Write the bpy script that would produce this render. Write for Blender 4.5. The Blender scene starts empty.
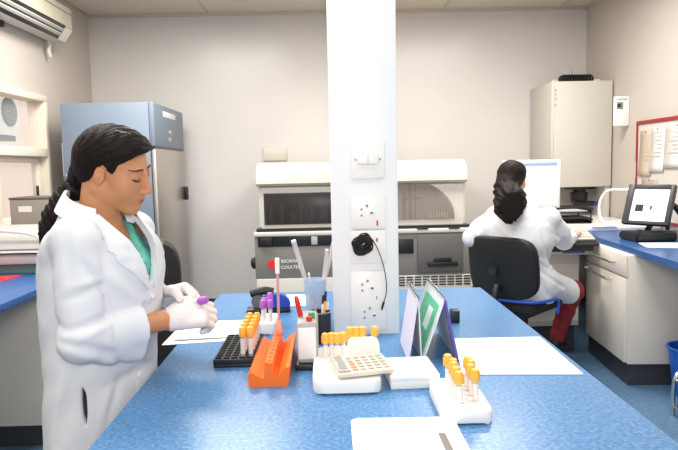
import bpy, bmesh, math, random
import numpy as np
from mathutils import Vector, Matrix, Euler

C = bpy.context.scene.collection
SC = bpy.context.scene
random.seed(4)
R = math.radians

# ---------------------------------------------------------------- camera
CAM_H, FPX = 1.46, 610.0
PITCH, YAW, ROLL = R(5.43), R(0.92), R(1.25)
cd = bpy.data.cameras.new('camera')
cd.sensor_width = 36.0
cd.lens = FPX / 678 * 36
cd.clip_start = 0.05
cam = bpy.data.objects.new('camera', cd)
C.objects.link(cam)
cam.matrix_world = (Matrix.Translation((0, 0, CAM_H)) @ Matrix.Rotation(-YAW, 4, 'Z')
                    @ Matrix.Rotation(math.pi / 2 - PITCH, 4, 'X') @ Matrix.Rotation(-ROLL, 4, 'Z'))
SC.camera = cam
CM = cam.matrix_world.to_3x3()


def at(px, py, X=None, Y=None, Z=None):
    """world point seen at a pixel of the photograph, on a plane of known X, Y or Z"""
    d = CM @ Vector(((px - 339) / FPX, -(py - 225) / FPX, -1))
    t = X / d.x if X is not None else Y / d.y if Y is not None else (Z - CAM_H) / d.z
    return Vector((0, 0, CAM_H)) + d * t


# ---------------------------------------------------------------- world and lights
w = bpy.data.worlds.new('world')
SC.world = w
w.use_nodes = True
w.node_tree.nodes['Background'].inputs[0].default_value = (1.0, 0.985, 0.96, 1)
w.node_tree.nodes['Background'].inputs[1].default_value = 1.0
SC.view_settings.view_transform = 'Standard'
SC.view_settings.look = 'None'
SC.view_settings.gamma = 1
SC.view_settings.use_curve_mapping = False
SC.view_settings.exposure = 0.12
LAMPS = [(-1.0, 1.2), (1.1, 1.2), (-1.3, 2.4), (1.1, 2.6), (-1.15, 4.45), (1.35, 4.45)]
ROOM_H = 3.045
for lx, ly in LAMPS:
    ld = bpy.data.lights.new('ceiling_lamp_light', 'AREA')
    ld.shape = 'RECTANGLE'
    ld.size, ld.size_y = 1.1, 0.5
    ld.energy = (18, 10, 44, 40, 64, 60)[LAMPS.index((lx, ly))]
    ld.color = (1.0, 0.97, 0.92)
    lo = bpy.data.objects.new('ceiling_lamp_light', ld)
    lo.location = (lx, ly, ROOM_H - 0.085)
    C.objects.link(lo)
# the photographer's flash, a small real lamp beside the lens
fd = bpy.data.lights.new('flash', 'AREA')
fd.shape = 'DISK'
fd.size = 0.3
fd.energy = 15
fo = bpy.data.objects.new('flash', fd)
fo.location = (0.0, -0.25, 1.72)
fo.rotation_euler = (R(88), 0, 0)
C.objects.link(fo)


# ---------------------------------------------------------------- materials
def lin(c):
    return tuple(((v / 255) / 12.92 if v / 255 <= 0.04045 else ((v / 255 + 0.055) / 1.055) ** 2.4) for v in c)


def M(name, rgb, rough=0.5, metal=0.0, spec=0.5, var=0.0, vscale=20, bump=0.0, bscale=60, emit=None, estr=0, alpha=1.0,
      trans=0.0, attr=False, coat=0.0, stretch=None):
    m = bpy.data.materials.new(name)
    m.use_nodes = True
    nt = m.node_tree
    b = nt.nodes['Principled BSDF']
    col = (*lin(rgb), 1)
    b.inputs['Base Color'].default_value = col
    b.inputs['Roughness'].default_value = rough
    b.inputs['Metallic'].default_value = metal
    b.inputs['Specular IOR Level'].default_value = spec
    b.inputs['Alpha'].default_value = alpha
    b.inputs['Transmission Weight'].default_value = trans
    b.inputs['Coat Weight'].default_value = coat
    if emit:
        b.inputs['Emission Color'].default_value = (*lin(emit), 1)
        b.inputs['Emission Strength'].default_value = estr
    tc = nt.nodes.new('ShaderNodeTexCoord')
    src = tc.outputs['Object']
    if stretch:
        mp = nt.nodes.new('ShaderNodeMapping')
        mp.inputs['Scale'].default_value = stretch
        nt.links.new(src, mp.inputs[0])
        src = mp.outputs[0]
    if attr:
        a = nt.nodes.new('ShaderNodeAttribute')
        a.attribute_name = 'Col'
        nt.links.new(a.outputs['Color'], b.inputs['Base Color'])
    elif var:
        n = nt.nodes.new('ShaderNodeTexNoise')
        n.inputs['Scale'].default_value = vscale
        n.inputs['Detail'].default_value = 4
        nt.links.new(src, n.inputs['Vector'])
        r = nt.nodes.new('ShaderNodeValToRGB')
        r.color_ramp.elements[0].position = 0.3
        r.color_ramp.elements[1].position = 0.7
        r.color_ramp.elements[0].color = tuple(v * (1 - var) for v in col[:3]) + (1,)
        r.color_ramp.elements[1].color = tuple(min(1, v * (1 + var)) for v in col[:3]) + (1,)
        nt.links.new(n.outputs[0], r.inputs[0])
        nt.links.new(r.outputs[0], b.inputs['Base Color'])
    if bump:
        n2 = nt.nodes.new('ShaderNodeTexNoise')
        n2.inputs['Scale'].default_value = bscale
        n2.inputs['Detail'].default_value = 3
        nt.links.new(src, n2.inputs['Vector'])
        bp = nt.nodes.new('ShaderNodeBump')
        bp.inputs['Strength'].default_value = bump
        bp.inputs['Distance'].default_value = 0.01
        nt.links.new(n2.outputs[0], bp.inputs['Height'])
        nt.links.new(bp.outputs[0], b.inputs['Normal'])
    return m


def terrazzo(name, base, dark, light, scale, rough, spec=0.5):
    m = M(name, base, rough, spec=spec)
    nt = m.node_tree
    b = nt.nodes['Principled BSDF']
    tc = nt.nodes.new('ShaderNodeTexCoord')
    n = nt.nodes.new('ShaderNodeTexNoise')
    n.inputs['Scale'].default_value = scale
    n.inputs['Detail'].default_value = 5
    n.inputs['Roughness'].default_value = 0.75
    nt.links.new(tc.outputs['Object'], n.inputs['Vector'])
    r = nt.nodes.new('ShaderNodeValToRGB')
    r.color_ramp.elements[0].position = 0.34
    r.color_ramp.elements[0].color = (*lin(dark), 1)
    r.color_ramp.elements[1].position = 0.66
    r.color_ramp.elements[1].color = (*lin(light), 1)
    e = r.color_ramp.elements.new(0.5)
    e.color = (*lin(base), 1)
    nt.links.new(n.outputs[0], r.inputs[0])
    n2 = nt.nodes.new('ShaderNodeTexNoise')
    n2.inputs['Scale'].default_value = 3.5
    n2.inputs['Detail'].default_value = 3
    nt.links.new(tc.outputs['Object'], n2.inputs['Vector'])
    mx = nt.nodes.new('ShaderNodeMixRGB')
    mx.blend_type = 'OVERLAY'
    mx.inputs[0].default_value = 0.12
    nt.links.new(r.outputs[0], mx.inputs[1])
    nt.links.new(n2.outputs[0], mx.inputs[2])
    nt.links.new(mx.outputs[0], b.inputs['Base Color'])
    return m


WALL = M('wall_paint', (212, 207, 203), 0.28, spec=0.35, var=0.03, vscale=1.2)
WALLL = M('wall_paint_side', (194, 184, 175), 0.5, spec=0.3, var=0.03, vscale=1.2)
CEIL = M('ceiling_tile', (214, 205, 192), 0.9, spec=0.1, var=0.03, vscale=40)
CEILBAR = M('ceiling_bar', (196, 184, 168), 0.6)
FLOOR = terrazzo('floor_vinyl', (84, 116, 146), (58, 92, 126), (112, 142, 168), 55, 0.4)
BLUE = terrazzo('worktop_blue', (70, 124, 174), (40, 92, 152), (110, 156, 194), 100, 0.34)
BLUED = terrazzo('worktop_deep_blue', (38, 84, 144), (22, 62, 122), (64, 110, 166), 85, 0.3)
LAMW = M('laminate_cream', (226, 218, 206), 0.45, spec=0.35, var=0.015, vscale=3)
LAMG = M('laminate_grey', (200, 194, 184), 0.5, spec=0.3, var=0.02, vscale=3)
KICK = M('kick_board', (58, 58, 62), 0.45)
PILLAR = M('pillar_paint', (240, 241, 242), 0.35, spec=0.4)
WHITE = M('white_plastic', (240, 238, 234), 0.4)
WHITED = M('white_switch_plastic', (238, 236, 232), 0.35)
BLACK = M('black_plastic', (24, 24, 26), 0.45)
BLACKR = M('black_rubber', (20, 20, 22), 0.7)
LEATHER = M('black_leather', (34, 29, 28), 0.42, spec=0.5, bump=0.15, bscale=120)
FABRICK = M('black_fabric', (30, 28, 30), 0.75, bump=0.2, bscale=300)
STEEL = M('brushed_steel', (186, 180, 172), 0.32, metal=0.85, var=0.06, vscale=8, stretch=(30, 30, 1))
CHROME = M('chrome', (205, 205, 205), 0.18, metal=1.0)
DARKM = M('dark_metal', (60, 60, 62), 0.4, metal=0.7)
CREAM = M('cream_casing', (204, 196, 174), 0.42, spec=0.4)
CREAMG = M('cream_grey_casing', (201, 196, 186), 0.45, spec=0.4)
GREYM = M('grey_casing', (128, 124, 118), 0.45, spec=0.4)
GREYD = M('grey_dark_casing', (96, 93, 90), 0.45, spec=0.4)
GREYL = M('grey_light_casing', (176, 174, 170), 0.4, spec=0.4)
FRIDGE = M('fridge_blue_grey', (118, 130, 145), 0.42, spec=0.4, var=0.02, vscale=3)
PAPER = M('white_paper', (246, 246, 244), 0.85, spec=0.15)
PAPERG = M('grey_print', (190, 190, 196), 0.85, spec=0.1)
FOAM = M('white_foam', (242, 240, 236), 0.8, spec=0.2, bump=0.2, bscale=250)
ORANGEP = M('orange_plastic', (252, 114, 28), 0.4)
CAPO = M('orange_cap', (248, 180, 70), 0.45)
CAPP = M('purple_cap', (178, 96, 196), 0.45)
BLOOD = M('dark_red_fluid', (120, 30, 30), 0.3)
SERUM = M('amber_serum', (206, 150, 84), 0.35)
LABELW = M('tube_label', (232, 226, 220), 0.7)
REDP = M('red_plastic', (206, 36, 34), 0.4)
REDDARK = M('dark_red_frame', (150, 34, 40), 0.55)
GREENP = M('green_plastic', (60, 150, 90), 0.45)
BLUEP = M('blue_plastic', (28, 66, 168), 0.4)
BINB = M('bin_blue', (30, 96, 190), 0.4)
TEALG = M('teal_grey', (84, 112, 112), 0.5)
GLASSY = M('clear_plastic', (240, 238, 240), 0.12, trans=0.0, alpha=0.38, spec=0.6)
GLASSC = M('window_glass', (235, 240, 245), 0.02, alpha=0.12, spec=0.5)
SMOKED = M('smoked_window', (50, 46, 44), 0.25, alpha=0.62, spec=0.6)
INNARD = M('instrument_inside', (120, 112, 106), 0.6)
INNARDL = M('instrument_inside_light', (190, 182, 172), 0.6)
BEAKER = M('pale_blue_plastic', (186, 210, 238), 0.3, alpha=0.6)
SCREENG = M('screen_page', (236, 236, 244), 0.3, emit=(232, 232, 246), estr=0.32)
SCREENB = M('screen_bar', (150, 170, 215), 0.3, emit=(160, 176, 220), estr=0.5)
SCREENK = M('screen_dark', (30, 30, 32), 0.3)
SCREENT = M('screen_text', (150, 150, 156), 0.5)
SKIN = M('skin', (190, 130, 95), 0.45, spec=0.35, attr=True)
COATM = M('lab_coat_cotton', (222, 223, 226), 0.85, spec=0.15, bump=0.08, bscale=25)
GLOVEM = M('latex_glove', (236, 226, 222), 0.5, spec=0.3, bump=0.25, bscale=45)
HAIRM = M('dark_hair', (26, 18, 16), 0.62, spec=0.16, bump=0.4, bscale=90, stretch=(1, 1, 0.25))
TUNIC = M('teal_tunic', (112, 204, 190), 0.75, var=0.22, vscale=40)
DARKTR = M('dark_trousers', (44, 44, 48), 0.8)
REDTR = M('red_trousers', (128, 26, 34), 0.8)
INK = M('dark_line', (22, 14, 12), 0.6)
EXTW = M('outside_wall_paint', (246, 222, 204), 0.8)
FRAMEW = M('window_frame_paint', (226, 214, 196), 0.5)
CARTON = M('grey_carton', (150, 142, 134), 0.7)
BEIGEC = M('calculator_beige', (228, 216, 192), 0.5)


# ---------------------------------------------------------------- mesh helper
class MB:
    def __init__(self):
        self.bm = bmesh.new()
        self.T = Matrix.Identity(4)

    def _new(self, vs, T=None):
        T = self.T @ T if T else self.T
        for v in vs:
            v.co = T @ v.co
        return vs

    def box(self, lo, hi, bev=0.0, T=None, seg=2):
        lo, hi = Vector(lo), Vector(hi)
        r = bmesh.ops.create_cube(self.bm, size=1)
        vs = r['verts']
        for v in vs:
            v.co = Vector(((v.co[i] + .5) * (hi[i] - lo[i]) + lo[i]) for i in range(3))
        if bev:
            es = {e for v in vs for e in v.link_edges}
            n0 = set(self.bm.verts) - set(vs)
            bmesh.ops.bevel(self.bm, geom=list(es), offset=bev, segments=seg, affect='EDGES', profile=0.5)
            vs = [v for v in self.bm.verts if v not in n0]
        self._new(vs, T)
        return self

    def rings(self, rings, cap=True, closed=True):
        bm = self.bm
        R_ = [[bm.verts.new(self.T @ Vector(p)) for p in r] for r in rings]
        n = len(R_[0])
        for a, b in zip(R_[:-1], R_[1:]):
            for i in range(n if closed else n - 1):
                j = (i + 1) % n
                try:
                    bm.faces.new((a[i], a[j], b[j], b[i]))
                except ValueError:
                    pass
        if cap and closed:
            try:
                bm.faces.new(R_[0][::-1])
                bm.faces.new(R_[-1])
            except ValueError:
                pass
        return self

    def tube(self, pts, r, seg=10, cap=True, closed=False):
        pts = [Vector(p) for p in pts]
        n = len(pts)
        rs = r if isinstance(r, (list, tuple)) else [r] * n
        rings = []
        up = None
        for i, p in enumerate(pts):
            a = pts[i - 1] if i else (pts[-1] if closed else p)
            b = pts[i + 1] if i < n - 1 else (pts[0] if closed else p)
            t = (b - a).normalized()
            if up is None:
                up = Vector((0, 0, 1)) if abs(t.z) < .9 else Vector((1, 0, 0))
            x = t.cross(up).normalized()
            up = x.cross(t).normalized()
            rings.append([p + (x * math.cos(q) + up * math.sin(q)) * rs[i] for q in
                          [2 * math.pi * k / seg for k in range(seg)]])
        if closed:
            rings.append(rings[0])
        return self.rings(rings, cap and not closed)

    def cyl(self, a, b, r0, r1=None, seg=20):
        return self.tube([a, b], [r0, r0 if r1 is None else r1], seg)

    def lathe(self, prof, c=(0, 0, 0), seg=28, T=None):
        c = Vector(c)
        T = T or Matrix.Identity(4)
        return self.rings([[c + T @ Vector((r * math.cos(2 * math.pi * k / seg), r * math.sin(2 * math.pi * k / seg), z))
                            for k in range(seg)] for r, z in prof])

    def prism(self, poly, w0, w1, axes='xz'):
        """polygon in two axes, extruded along the third from w0 to w1"""
        def P(u, v, q):
            d = {axes[0]: u, axes[1]: v}
            k = [a for a in 'xyz' if a not in d][0]
            d[k] = q
            return (d['x'], d['y'], d['z'])
        return self.rings([[P(u, v, w0) for u, v in poly], [P(u, v, w1) for u, v in poly]])

    def ell(self, c, r, T=None, seg=16):
        g = bmesh.ops.create_uvsphere(self.bm, u_segments=seg, v_segments=max(6, seg // 2), radius=1)
        for v in g['verts']:
            v.co = Vector((v.co.x * r[0], v.co.y * r[1], v.co.z * r[2]))
        M_ = Matrix.Translation(c) @ (T or Matrix.Identity(4))
        self._new(g['verts'], M_)
        return self

    def build(self, name, mat, parent=None, loc=None, world=False, sharp=38):
        bm = self.bm
        bmesh.ops.recalc_face_normals(bm, faces=bm.faces)
        off = Vector((0, 0, 0))
        if world and parent:
            off = wloc(parent)
        elif world:
            xs = [v.co for v in bm.verts]
            off = Vector(((min(p.x for p in xs) + max(p.x for p in xs)) / 2,
                          (min(p.y for p in xs) + max(p.y for p in xs)) / 2, min(p.z for p in xs)))
            loc = off
        if off.length:
            for v in bm.verts:
                v.co -= off
        for f in bm.faces:
            f.smooth = True
        for e in bm.edges:
            if len(e.link_faces) == 2:
                e.smooth = e.calc_face_angle(0) < R(sharp)
        me = bpy.data.meshes.new(name)
        bm.to_mesh(me)
        bm.free()
        me.materials.append(mat)
        return link(name, me, parent, loc)


def wloc(o):
    p = o.location.copy()
    while o.parent:
        o = o.parent
        p += o.location
    return p


def link(name, me, parent=None, loc=None):
    o = bpy.data.objects.new(name, me)
    C.objects.link(o)
    if parent:
        o.parent = parent
    if loc is not None:
        o.location = loc
    return o


def tag(o, label=None, cat=None, group=None, kind=None):
    if label:
        o['label'] = label
    if cat:
        o['category'] = cat
    if group:
        o['group'] = group
    if kind:
        o['kind'] = kind
    return o


def thing(name, label, cat, loc=(0, 0, 0), rz=0.0, group=None):
    o = bpy.data.objects.new(name, None)
    o.empty_display_size = 0.05
    C.objects.link(o)
    o.location = loc
    o.rotation_euler = (0, 0, rz)
    return tag(o, label, cat, group)


def copy_tree(o, parent=None):
    c = o.copy()
    C.objects.link(c)
    if parent:
        c.parent = parent
    for ch in list(o.children):
        copy_tree(ch, c)
    return c


def struct(name, mb, mat, label=None, parent=None):
    o = mb.build(name, mat, parent)
    if not parent:
        o['kind'] = 'structure'
        if label:
            o['label'] = label
    return o


def bx(lo, hi, bev=0.0, T=None):
    return MB().box(lo, hi, bev, T)


def text_mesh(name, s, size, mat, T, parent, depth=0.001):
    cu = bpy.data.curves.new(name, 'FONT')
    cu.body = s
    cu.size = size
    cu.extrude = depth
    cu.align_x, cu.align_y = 'LEFT', 'CENTER'
    to = bpy.data.objects.new(name, cu)
    C.objects.link(to)
    dg = bpy.context.evaluated_depsgraph_get()
    me = bpy.data.meshes.new_from_object(to.evaluated_get(dg))
    bpy.data.objects.remove(to)
    me.name = name
    me.transform(T)
    me.materials.clear()
    me.materials.append(mat)
    return link(name, me, parent)


FACE_CAM = Matrix.Rotation(math.pi / 2, 4, 'X')   # text facing -Y


# ---------------------------------------------------------------- implicit surfaces for people
class Field:
    def __init__(self, lo, hi, h):
        self.lo = np.array(lo, np.float32)
        self.h = h
        n = np.ceil((np.array(hi) - np.array(lo)) / h).astype(int) + 1
        self.n = n
        self.ax = [(self.lo[i] + h * np.arange(n[i])).astype(np.float32) for i in range(3)]
        self.F = np.full(n, 1.0, np.float32)

    def box(self, lo, hi):
        s = []
        for i in range(3):
            a = int(max(0, math.floor((lo[i] - self.lo[i]) / self.h)))
            b = int(min(self.n[i], math.ceil((hi[i] - self.lo[i]) / self.h) + 1))
            s.append(slice(a, max(a, b)))
        g = (self.ax[0][s[0]][:, None, None], self.ax[1][s[1]][None, :, None], self.ax[2][s[2]][None, None, :])
        return tuple(s), g

    def op(self, fn, lo, hi, k, mode):
        s, g = self.box(lo, hi)
        A = self.F[s]
        if A.size == 0:
            return
        d = fn(*g).astype(np.float32)
        if mode == 'add':
            if k > 0:
                t = np.clip(0.5 + 0.5 * (d - A) / k, 0, 1)
                self.F[s] = d * (1 - t) + A * t - k * t * (1 - t)
            else:
                self.F[s] = np.minimum(A, d)
        elif mode == 'sub':
            d = -d
            if k > 0:
                t = np.clip(0.5 - 0.5 * (d - A) / k, 0, 1)
                self.F[s] = d * (1 - t) + A * t + k * t * (1 - t)
            else:
                self.F[s] = np.maximum(A, d)
        elif mode == 'off':
            self.F[s] = A + d

    def cone(self, a, b, ra, rb, k=0.0, mode='add'):
        a, b = np.array(a, float), np.array(b, float)
        m = max(ra, rb) + k + 3 * self.h
        ab = b - a
        L = max(ab @ ab, 1e-9)

        def fn(x, y, z):
            t = np.clip(((x - a[0]) * ab[0] + (y - a[1]) * ab[1] + (z - a[2]) * ab[2]) / L, 0, 1)
            return np.sqrt((x - a[0] - t * ab[0]) ** 2 + (y - a[1] - t * ab[1]) ** 2 + (z - a[2] - t * ab[2]) ** 2) - (ra + (rb - ra) * t)
        self.op(fn, np.minimum(a, b) - m, np.maximum(a, b) + m, k, mode)

    def chain(self, pts, rs, k=0.0, mode='add'):
        for i in range(len(pts) - 1):
            self.cone(pts[i], pts[i + 1], rs[i], rs[i + 1], k, mode)

    def ell(self, c, r, A=None, k=0.0, mode='add'):
        """ellipsoid; rows of A are its axes"""
        c = np.array(c, float)
        A = np.eye(3) if A is None else np.array(A)
        m = max(r) + k + 3 * self.h

        def fn(x, y, z):
            dx, dy, dz = x - c[0], y - c[1], z - c[2]
            q = [(A[i][0] * dx + A[i][1] * dy + A[i][2] * dz) for i in range(3)]
            k0 = np.sqrt(sum((q[i] / r[i]) ** 2 for i in range(3)))
            k1 = np.sqrt(sum((q[i] / r[i] ** 2) ** 2 for i in range(3))) + 1e-6
            return k0 * (k0 - 1) / k1
        self.op(fn, c - m, c + m, k, mode)

    def fold(self, a, b, amp, wd):
        """raised (amp>0) or pressed (amp<0) crease along a segment"""
        a, b = np.array(a, float), np.array(b, float)
        ab = b - a
        L = max(ab @ ab, 1e-9)

        def fn(x, y, z):
            t = np.clip(((x - a[0]) * ab[0] + (y - a[1]) * ab[1] + (z - a[2]) * ab[2]) / L, 0, 1)
            q = (x - a[0] - t * ab[0]) ** 2 + (y - a[1] - t * ab[1]) ** 2 + (z - a[2] - t * ab[2]) ** 2
            return -amp * np.exp(-q / wd ** 2)
        self.op(fn, np.minimum(a, b) - 3 * wd, np.maximum(a, b) + 3 * wd, 0, 'off')

    def foldline(self, pts, amp, wd):
        """one crease along a polyline"""
        pts = np.array(pts, float)

        def fn(x, y, z):
            best = None
            for a, b in zip(pts[:-1], pts[1:]):
                ab = b - a
                L = max(ab @ ab, 1e-9)
                t = np.clip(((x - a[0]) * ab[0] + (y - a[1]) * ab[1] + (z - a[2]) * ab[2]) / L, 0, 1)
                q = (x - a[0] - t * ab[0]) ** 2 + (y - a[1] - t * ab[1]) ** 2 + (z - a[2] - t * ab[2]) ** 2
                best = q if best is None else np.minimum(best, q)
            n = np.linalg.norm(pts[-1] - pts[0]) + 1e-6
            u = ((x - pts[0][0]) * (pts[-1] - pts[0])[0] + (y - pts[0][1]) * (pts[-1] - pts[0])[1] + (z - pts[0][2]) * (pts[-1] - pts[0])[2]) / n ** 2
            taper = np.clip(1.25 - np.abs(u - .5) * 1.6, .0, 1)
            return -amp * taper * np.exp(-best / wd ** 2)
        self.op(fn, pts.min(0) - 3 * wd, pts.max(0) + 3 * wd, 0, 'off')

    def loft(self, secs, c, f, l, k=0.0, mode='add'):
        """stack of ellipses: (z, shift along f, shift along l, half width along l, half depth along f)"""
        zs = np.array([s[0] for s in secs])
        o = np.argsort(zs)
        zs = zs[o]
        P = np.array([s[1:] for s in secs])[o]
        Rm = max(P[:, 2].max(), P[:, 3].max()) + abs(P[:, :2]).max() + k + 4 * self.h
        zf = np.linspace(zs[0], zs[-1], 240)
        Pf = np.stack([np.interp(zf, zs, P[:, i]) for i in range(4)], 1)
        ker = np.ones(13) / 13
        for i in range(4):
            Pf[:, i] = np.convolve(np.pad(Pf[:, i], 6, mode='edge'), ker, 'valid')

        def fn(x, y, z):
            q = [np.interp(z, zf, Pf[:, i]) for i in range(4)]
            u = (x - c[0]) * f[0] + (y - c[1]) * f[1] - q[0]
            v = (x - c[0]) * l[0] + (y - c[1]) * l[1] - q[1]
            k0 = np.sqrt((v / q[2]) ** 2 + (u / q[3]) ** 2)
            k1 = np.sqrt((v / q[2] ** 2) ** 2 + (u / q[3] ** 2) ** 2) + 1e-6
            d = k0 * (k0 - 1) / k1
            return np.maximum(d, np.maximum(zs[0] - z, z - zs[-1]))
        self.op(fn, (c[0] - Rm, c[1] - Rm, zs[0] - k - .03), (c[0] + Rm, c[1] + Rm, zs[-1] + k + .03), k, mode)

    def sample(self, P):
        q = (np.asarray(P) - self.lo) / self.h
        i = np.clip(np.floor(q).astype(int), 0, self.n - 2)
        t = np.clip(q - i, 0, 1)
        r = 0
        for a in (0, 1):
            for b in (0, 1):
                for c in (0, 1):
                    wq = (t[..., 0] if a else 1 - t[..., 0]) * (t[..., 1] if b else 1 - t[..., 1]) * (t[..., 2] if c else 1 - t[..., 2])
                    r = r + wq * self.F[i[..., 0] + a, i[..., 1] + b, i[..., 2] + c]
        return r

    def march(self, P, d, dist=0.5, step=0.004):
        """first hit of the surface from P along d"""
        P = np.array(P, float)
        d = np.array(d, float)
        t = 0
        while t < dist:
            if self.sample(P + d * t) < 0:
                return P + d * t
            t += step
        return P + d * dist * 0.5

    def seen(self, px, py, Y0):
        """surface point seen at a photograph position, searching away from the camera from Y0"""
        a = np.array(at(px, py, Y=Y0))
        return self.march(a, unit(a - np.array((0, 0, CAM_H))), .6, .003)

    def creases(self, lines, Y0):
        todo = []
        for x0, y0, x1, y1, amp, wd in lines:
            todo.append(([self.seen(x0 + (x1 - x0) * q, y0 + (y1 - y0) * q, Y0) for q in np.linspace(0, 1, 7)], amp, wd))
        for pts, amp, wd in todo:
            self.foldline(pts, amp, wd)

    def mesh(self, name, relax=2):
        F = self.F
        F[[0, -1]] = np.maximum(F[[0, -1]], .01)
        F[:, [0, -1]] = np.maximum(F[:, [0, -1]], .01)
        F[:, :, [0, -1]] = np.maximum(F[:, :, [0, -1]], .01)
        S = F < 0
        nx, ny, nz = self.n
        cnt = np.zeros((nx - 1, ny - 1, nz - 1), np.int8)
        for a in (0, 1):
            for b in (0, 1):
                for c in (0, 1):
                    cnt += S[a:nx - 1 + a, b:ny - 1 + b, c:nz - 1 + c]
        act = (cnt > 0) & (cnt < 8)
        I = np.argwhere(act)
        idx = np.full(act.shape, -1, np.int32)
        idx[act] = np.arange(len(I))
        V = np.zeros((len(I), 3))
        W = np.zeros(len(I))
        cor = [(a, b, c) for a in (0, 1) for b in (0, 1) for c in (0, 1)]
        val = {q: F[I[:, 0] + q[0], I[:, 1] + q[1], I[:, 2] + q[2]] for q in cor}
        for q in cor:
            for ax in range(3):
                if q[ax] == 0:
                    p = list(q)
                    p[ax] = 1
                    p = tuple(p)
                    u, v = val[q], val[p]
                    m = (u < 0) != (v < 0)
                    t = np.where(m, u / np.where(m, u - v, 1), 0)
                    pos = np.array(q, float)[None, :] + np.zeros((len(I), 3))
                    pos[:, ax] = t
                    V[m] += pos[m]
                    W[m] += 1
        V = self.lo + (I + V / W[:, None]) * self.h
        quads = []
        for ax in range(3):
            sl0 = [slice(None)] * 3
            sl1 = [slice(None)] * 3
            sl0[ax] = slice(0, -1)
            sl1[ax] = slice(1, None)
            ch = np.argwhere(S[tuple(sl0)] != S[tuple(sl1)])
            o1, o2 = (ax + 1) % 3, (ax + 2) % 3
            ok = (ch[:, o1] > 0) & (ch[:, o2] > 0) & (ch[:, o1] < self.n[o1] - 1) & (ch[:, o2] < self.n[o2] - 1)
            ch = ch[ok]
            ins = S[ch[:, 0], ch[:, 1], ch[:, 2]]
            def cell(d1, d2):
                q = ch.copy()
                q[:, o1] += d1
                q[:, o2] += d2
                return idx[q[:, 0], q[:, 1], q[:, 2]]
            Q = np.stack([cell(-1, -1), cell(0, -1), cell(0, 0), cell(-1, 0)], 1)
            Q[~ins] = Q[~ins][:, ::-1]
            quads.append(Q)
        Q = np.concatenate(quads)
        for _ in range(relax):
            acc = np.zeros_like(V)
            deg = np.zeros(len(V))
            for a, b in ((0, 1), (1, 2), (2, 3), (3, 0)):
                np.add.at(acc, Q[:, a], V[Q[:, b]])
                np.add.at(deg, Q[:, a], 1)
            V = V * 0.5 + 0.5 * acc / np.maximum(deg, 1)[:, None]
        return V, Q

    def build(self, name, mat, parent=None, origin=(0, 0, 0), relax=2, color=None):
        V, Q = self.mesh(name, relax)
        me = bpy.data.meshes.new(name)
        off = wloc(parent) if parent else Vector(origin)
        W = V - np.array(off)
        me.vertices.add(len(W))
        me.vertices.foreach_set('co', W.astype(np.float32).ravel())
        me.loops.add(len(Q) * 4)
        me.loops.foreach_set('vertex_index', Q.astype(np.int32).ravel())
        me.polygons.add(len(Q))
        me.polygons.foreach_set('loop_start', np.arange(0, len(Q) * 4, 4, dtype=np.int32))
        me.polygons.foreach_set('loop_total', np.full(len(Q), 4, np.int32))
        me.update()
        me.validate()
        me.polygons.foreach_set('use_smooth', np.ones(len(me.polygons), bool))
        me.materials.append(mat)
        if color is not None:
            ca = me.color_attributes.new('Col', 'FLOAT_COLOR', 'POINT')
            ca.data.foreach_set('color', color(V).astype(np.float32).ravel())
        o = link(name, me, parent, None if parent else origin)
        return o


def unit(v):
    v = np.array(v, float)
    return v / np.linalg.norm(v)


class Frame:
    def __init__(self, c, f, l, u, s=1.0):
        self.c, self.f, self.l, self.u, self.s = np.array(c, float), unit(f), unit(l), unit(u), s
        self.A = np.array([self.f, self.l, self.u])

    def __call__(self, x, y, z):
        return self.c + self.s * (self.f * x + self.l * y + self.u * z)

    def local(self, x, y, z):
        dx, dy, dz = x - self.c[0], y - self.c[1], z - self.c[2]
        return [(self.A[i][0] * dx + self.A[i][1] * dy + self.A[i][2] * dz) / self.s for i in range(3)]


def head_frame(c, phi, p, ro, s=1.0):
    """phi: facing angle from +X towards -Y, p: nod, ro: lean"""
    f0 = np.array([math.cos(phi), -math.sin(phi), 0])
    l0 = np.array([math.sin(phi), math.cos(phi), 0])
    u0 = np.array([0, 0, 1.0])
    f = f0 * math.cos(p) - u0 * math.sin(p)
    u = u0 * math.cos(p) + f0 * math.sin(p)
    l = l0 * math.cos(ro) + u * math.sin(ro)
    u = u * math.cos(ro) - l0 * math.sin(ro)
    return Frame(c, f, l, u, s)


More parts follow.
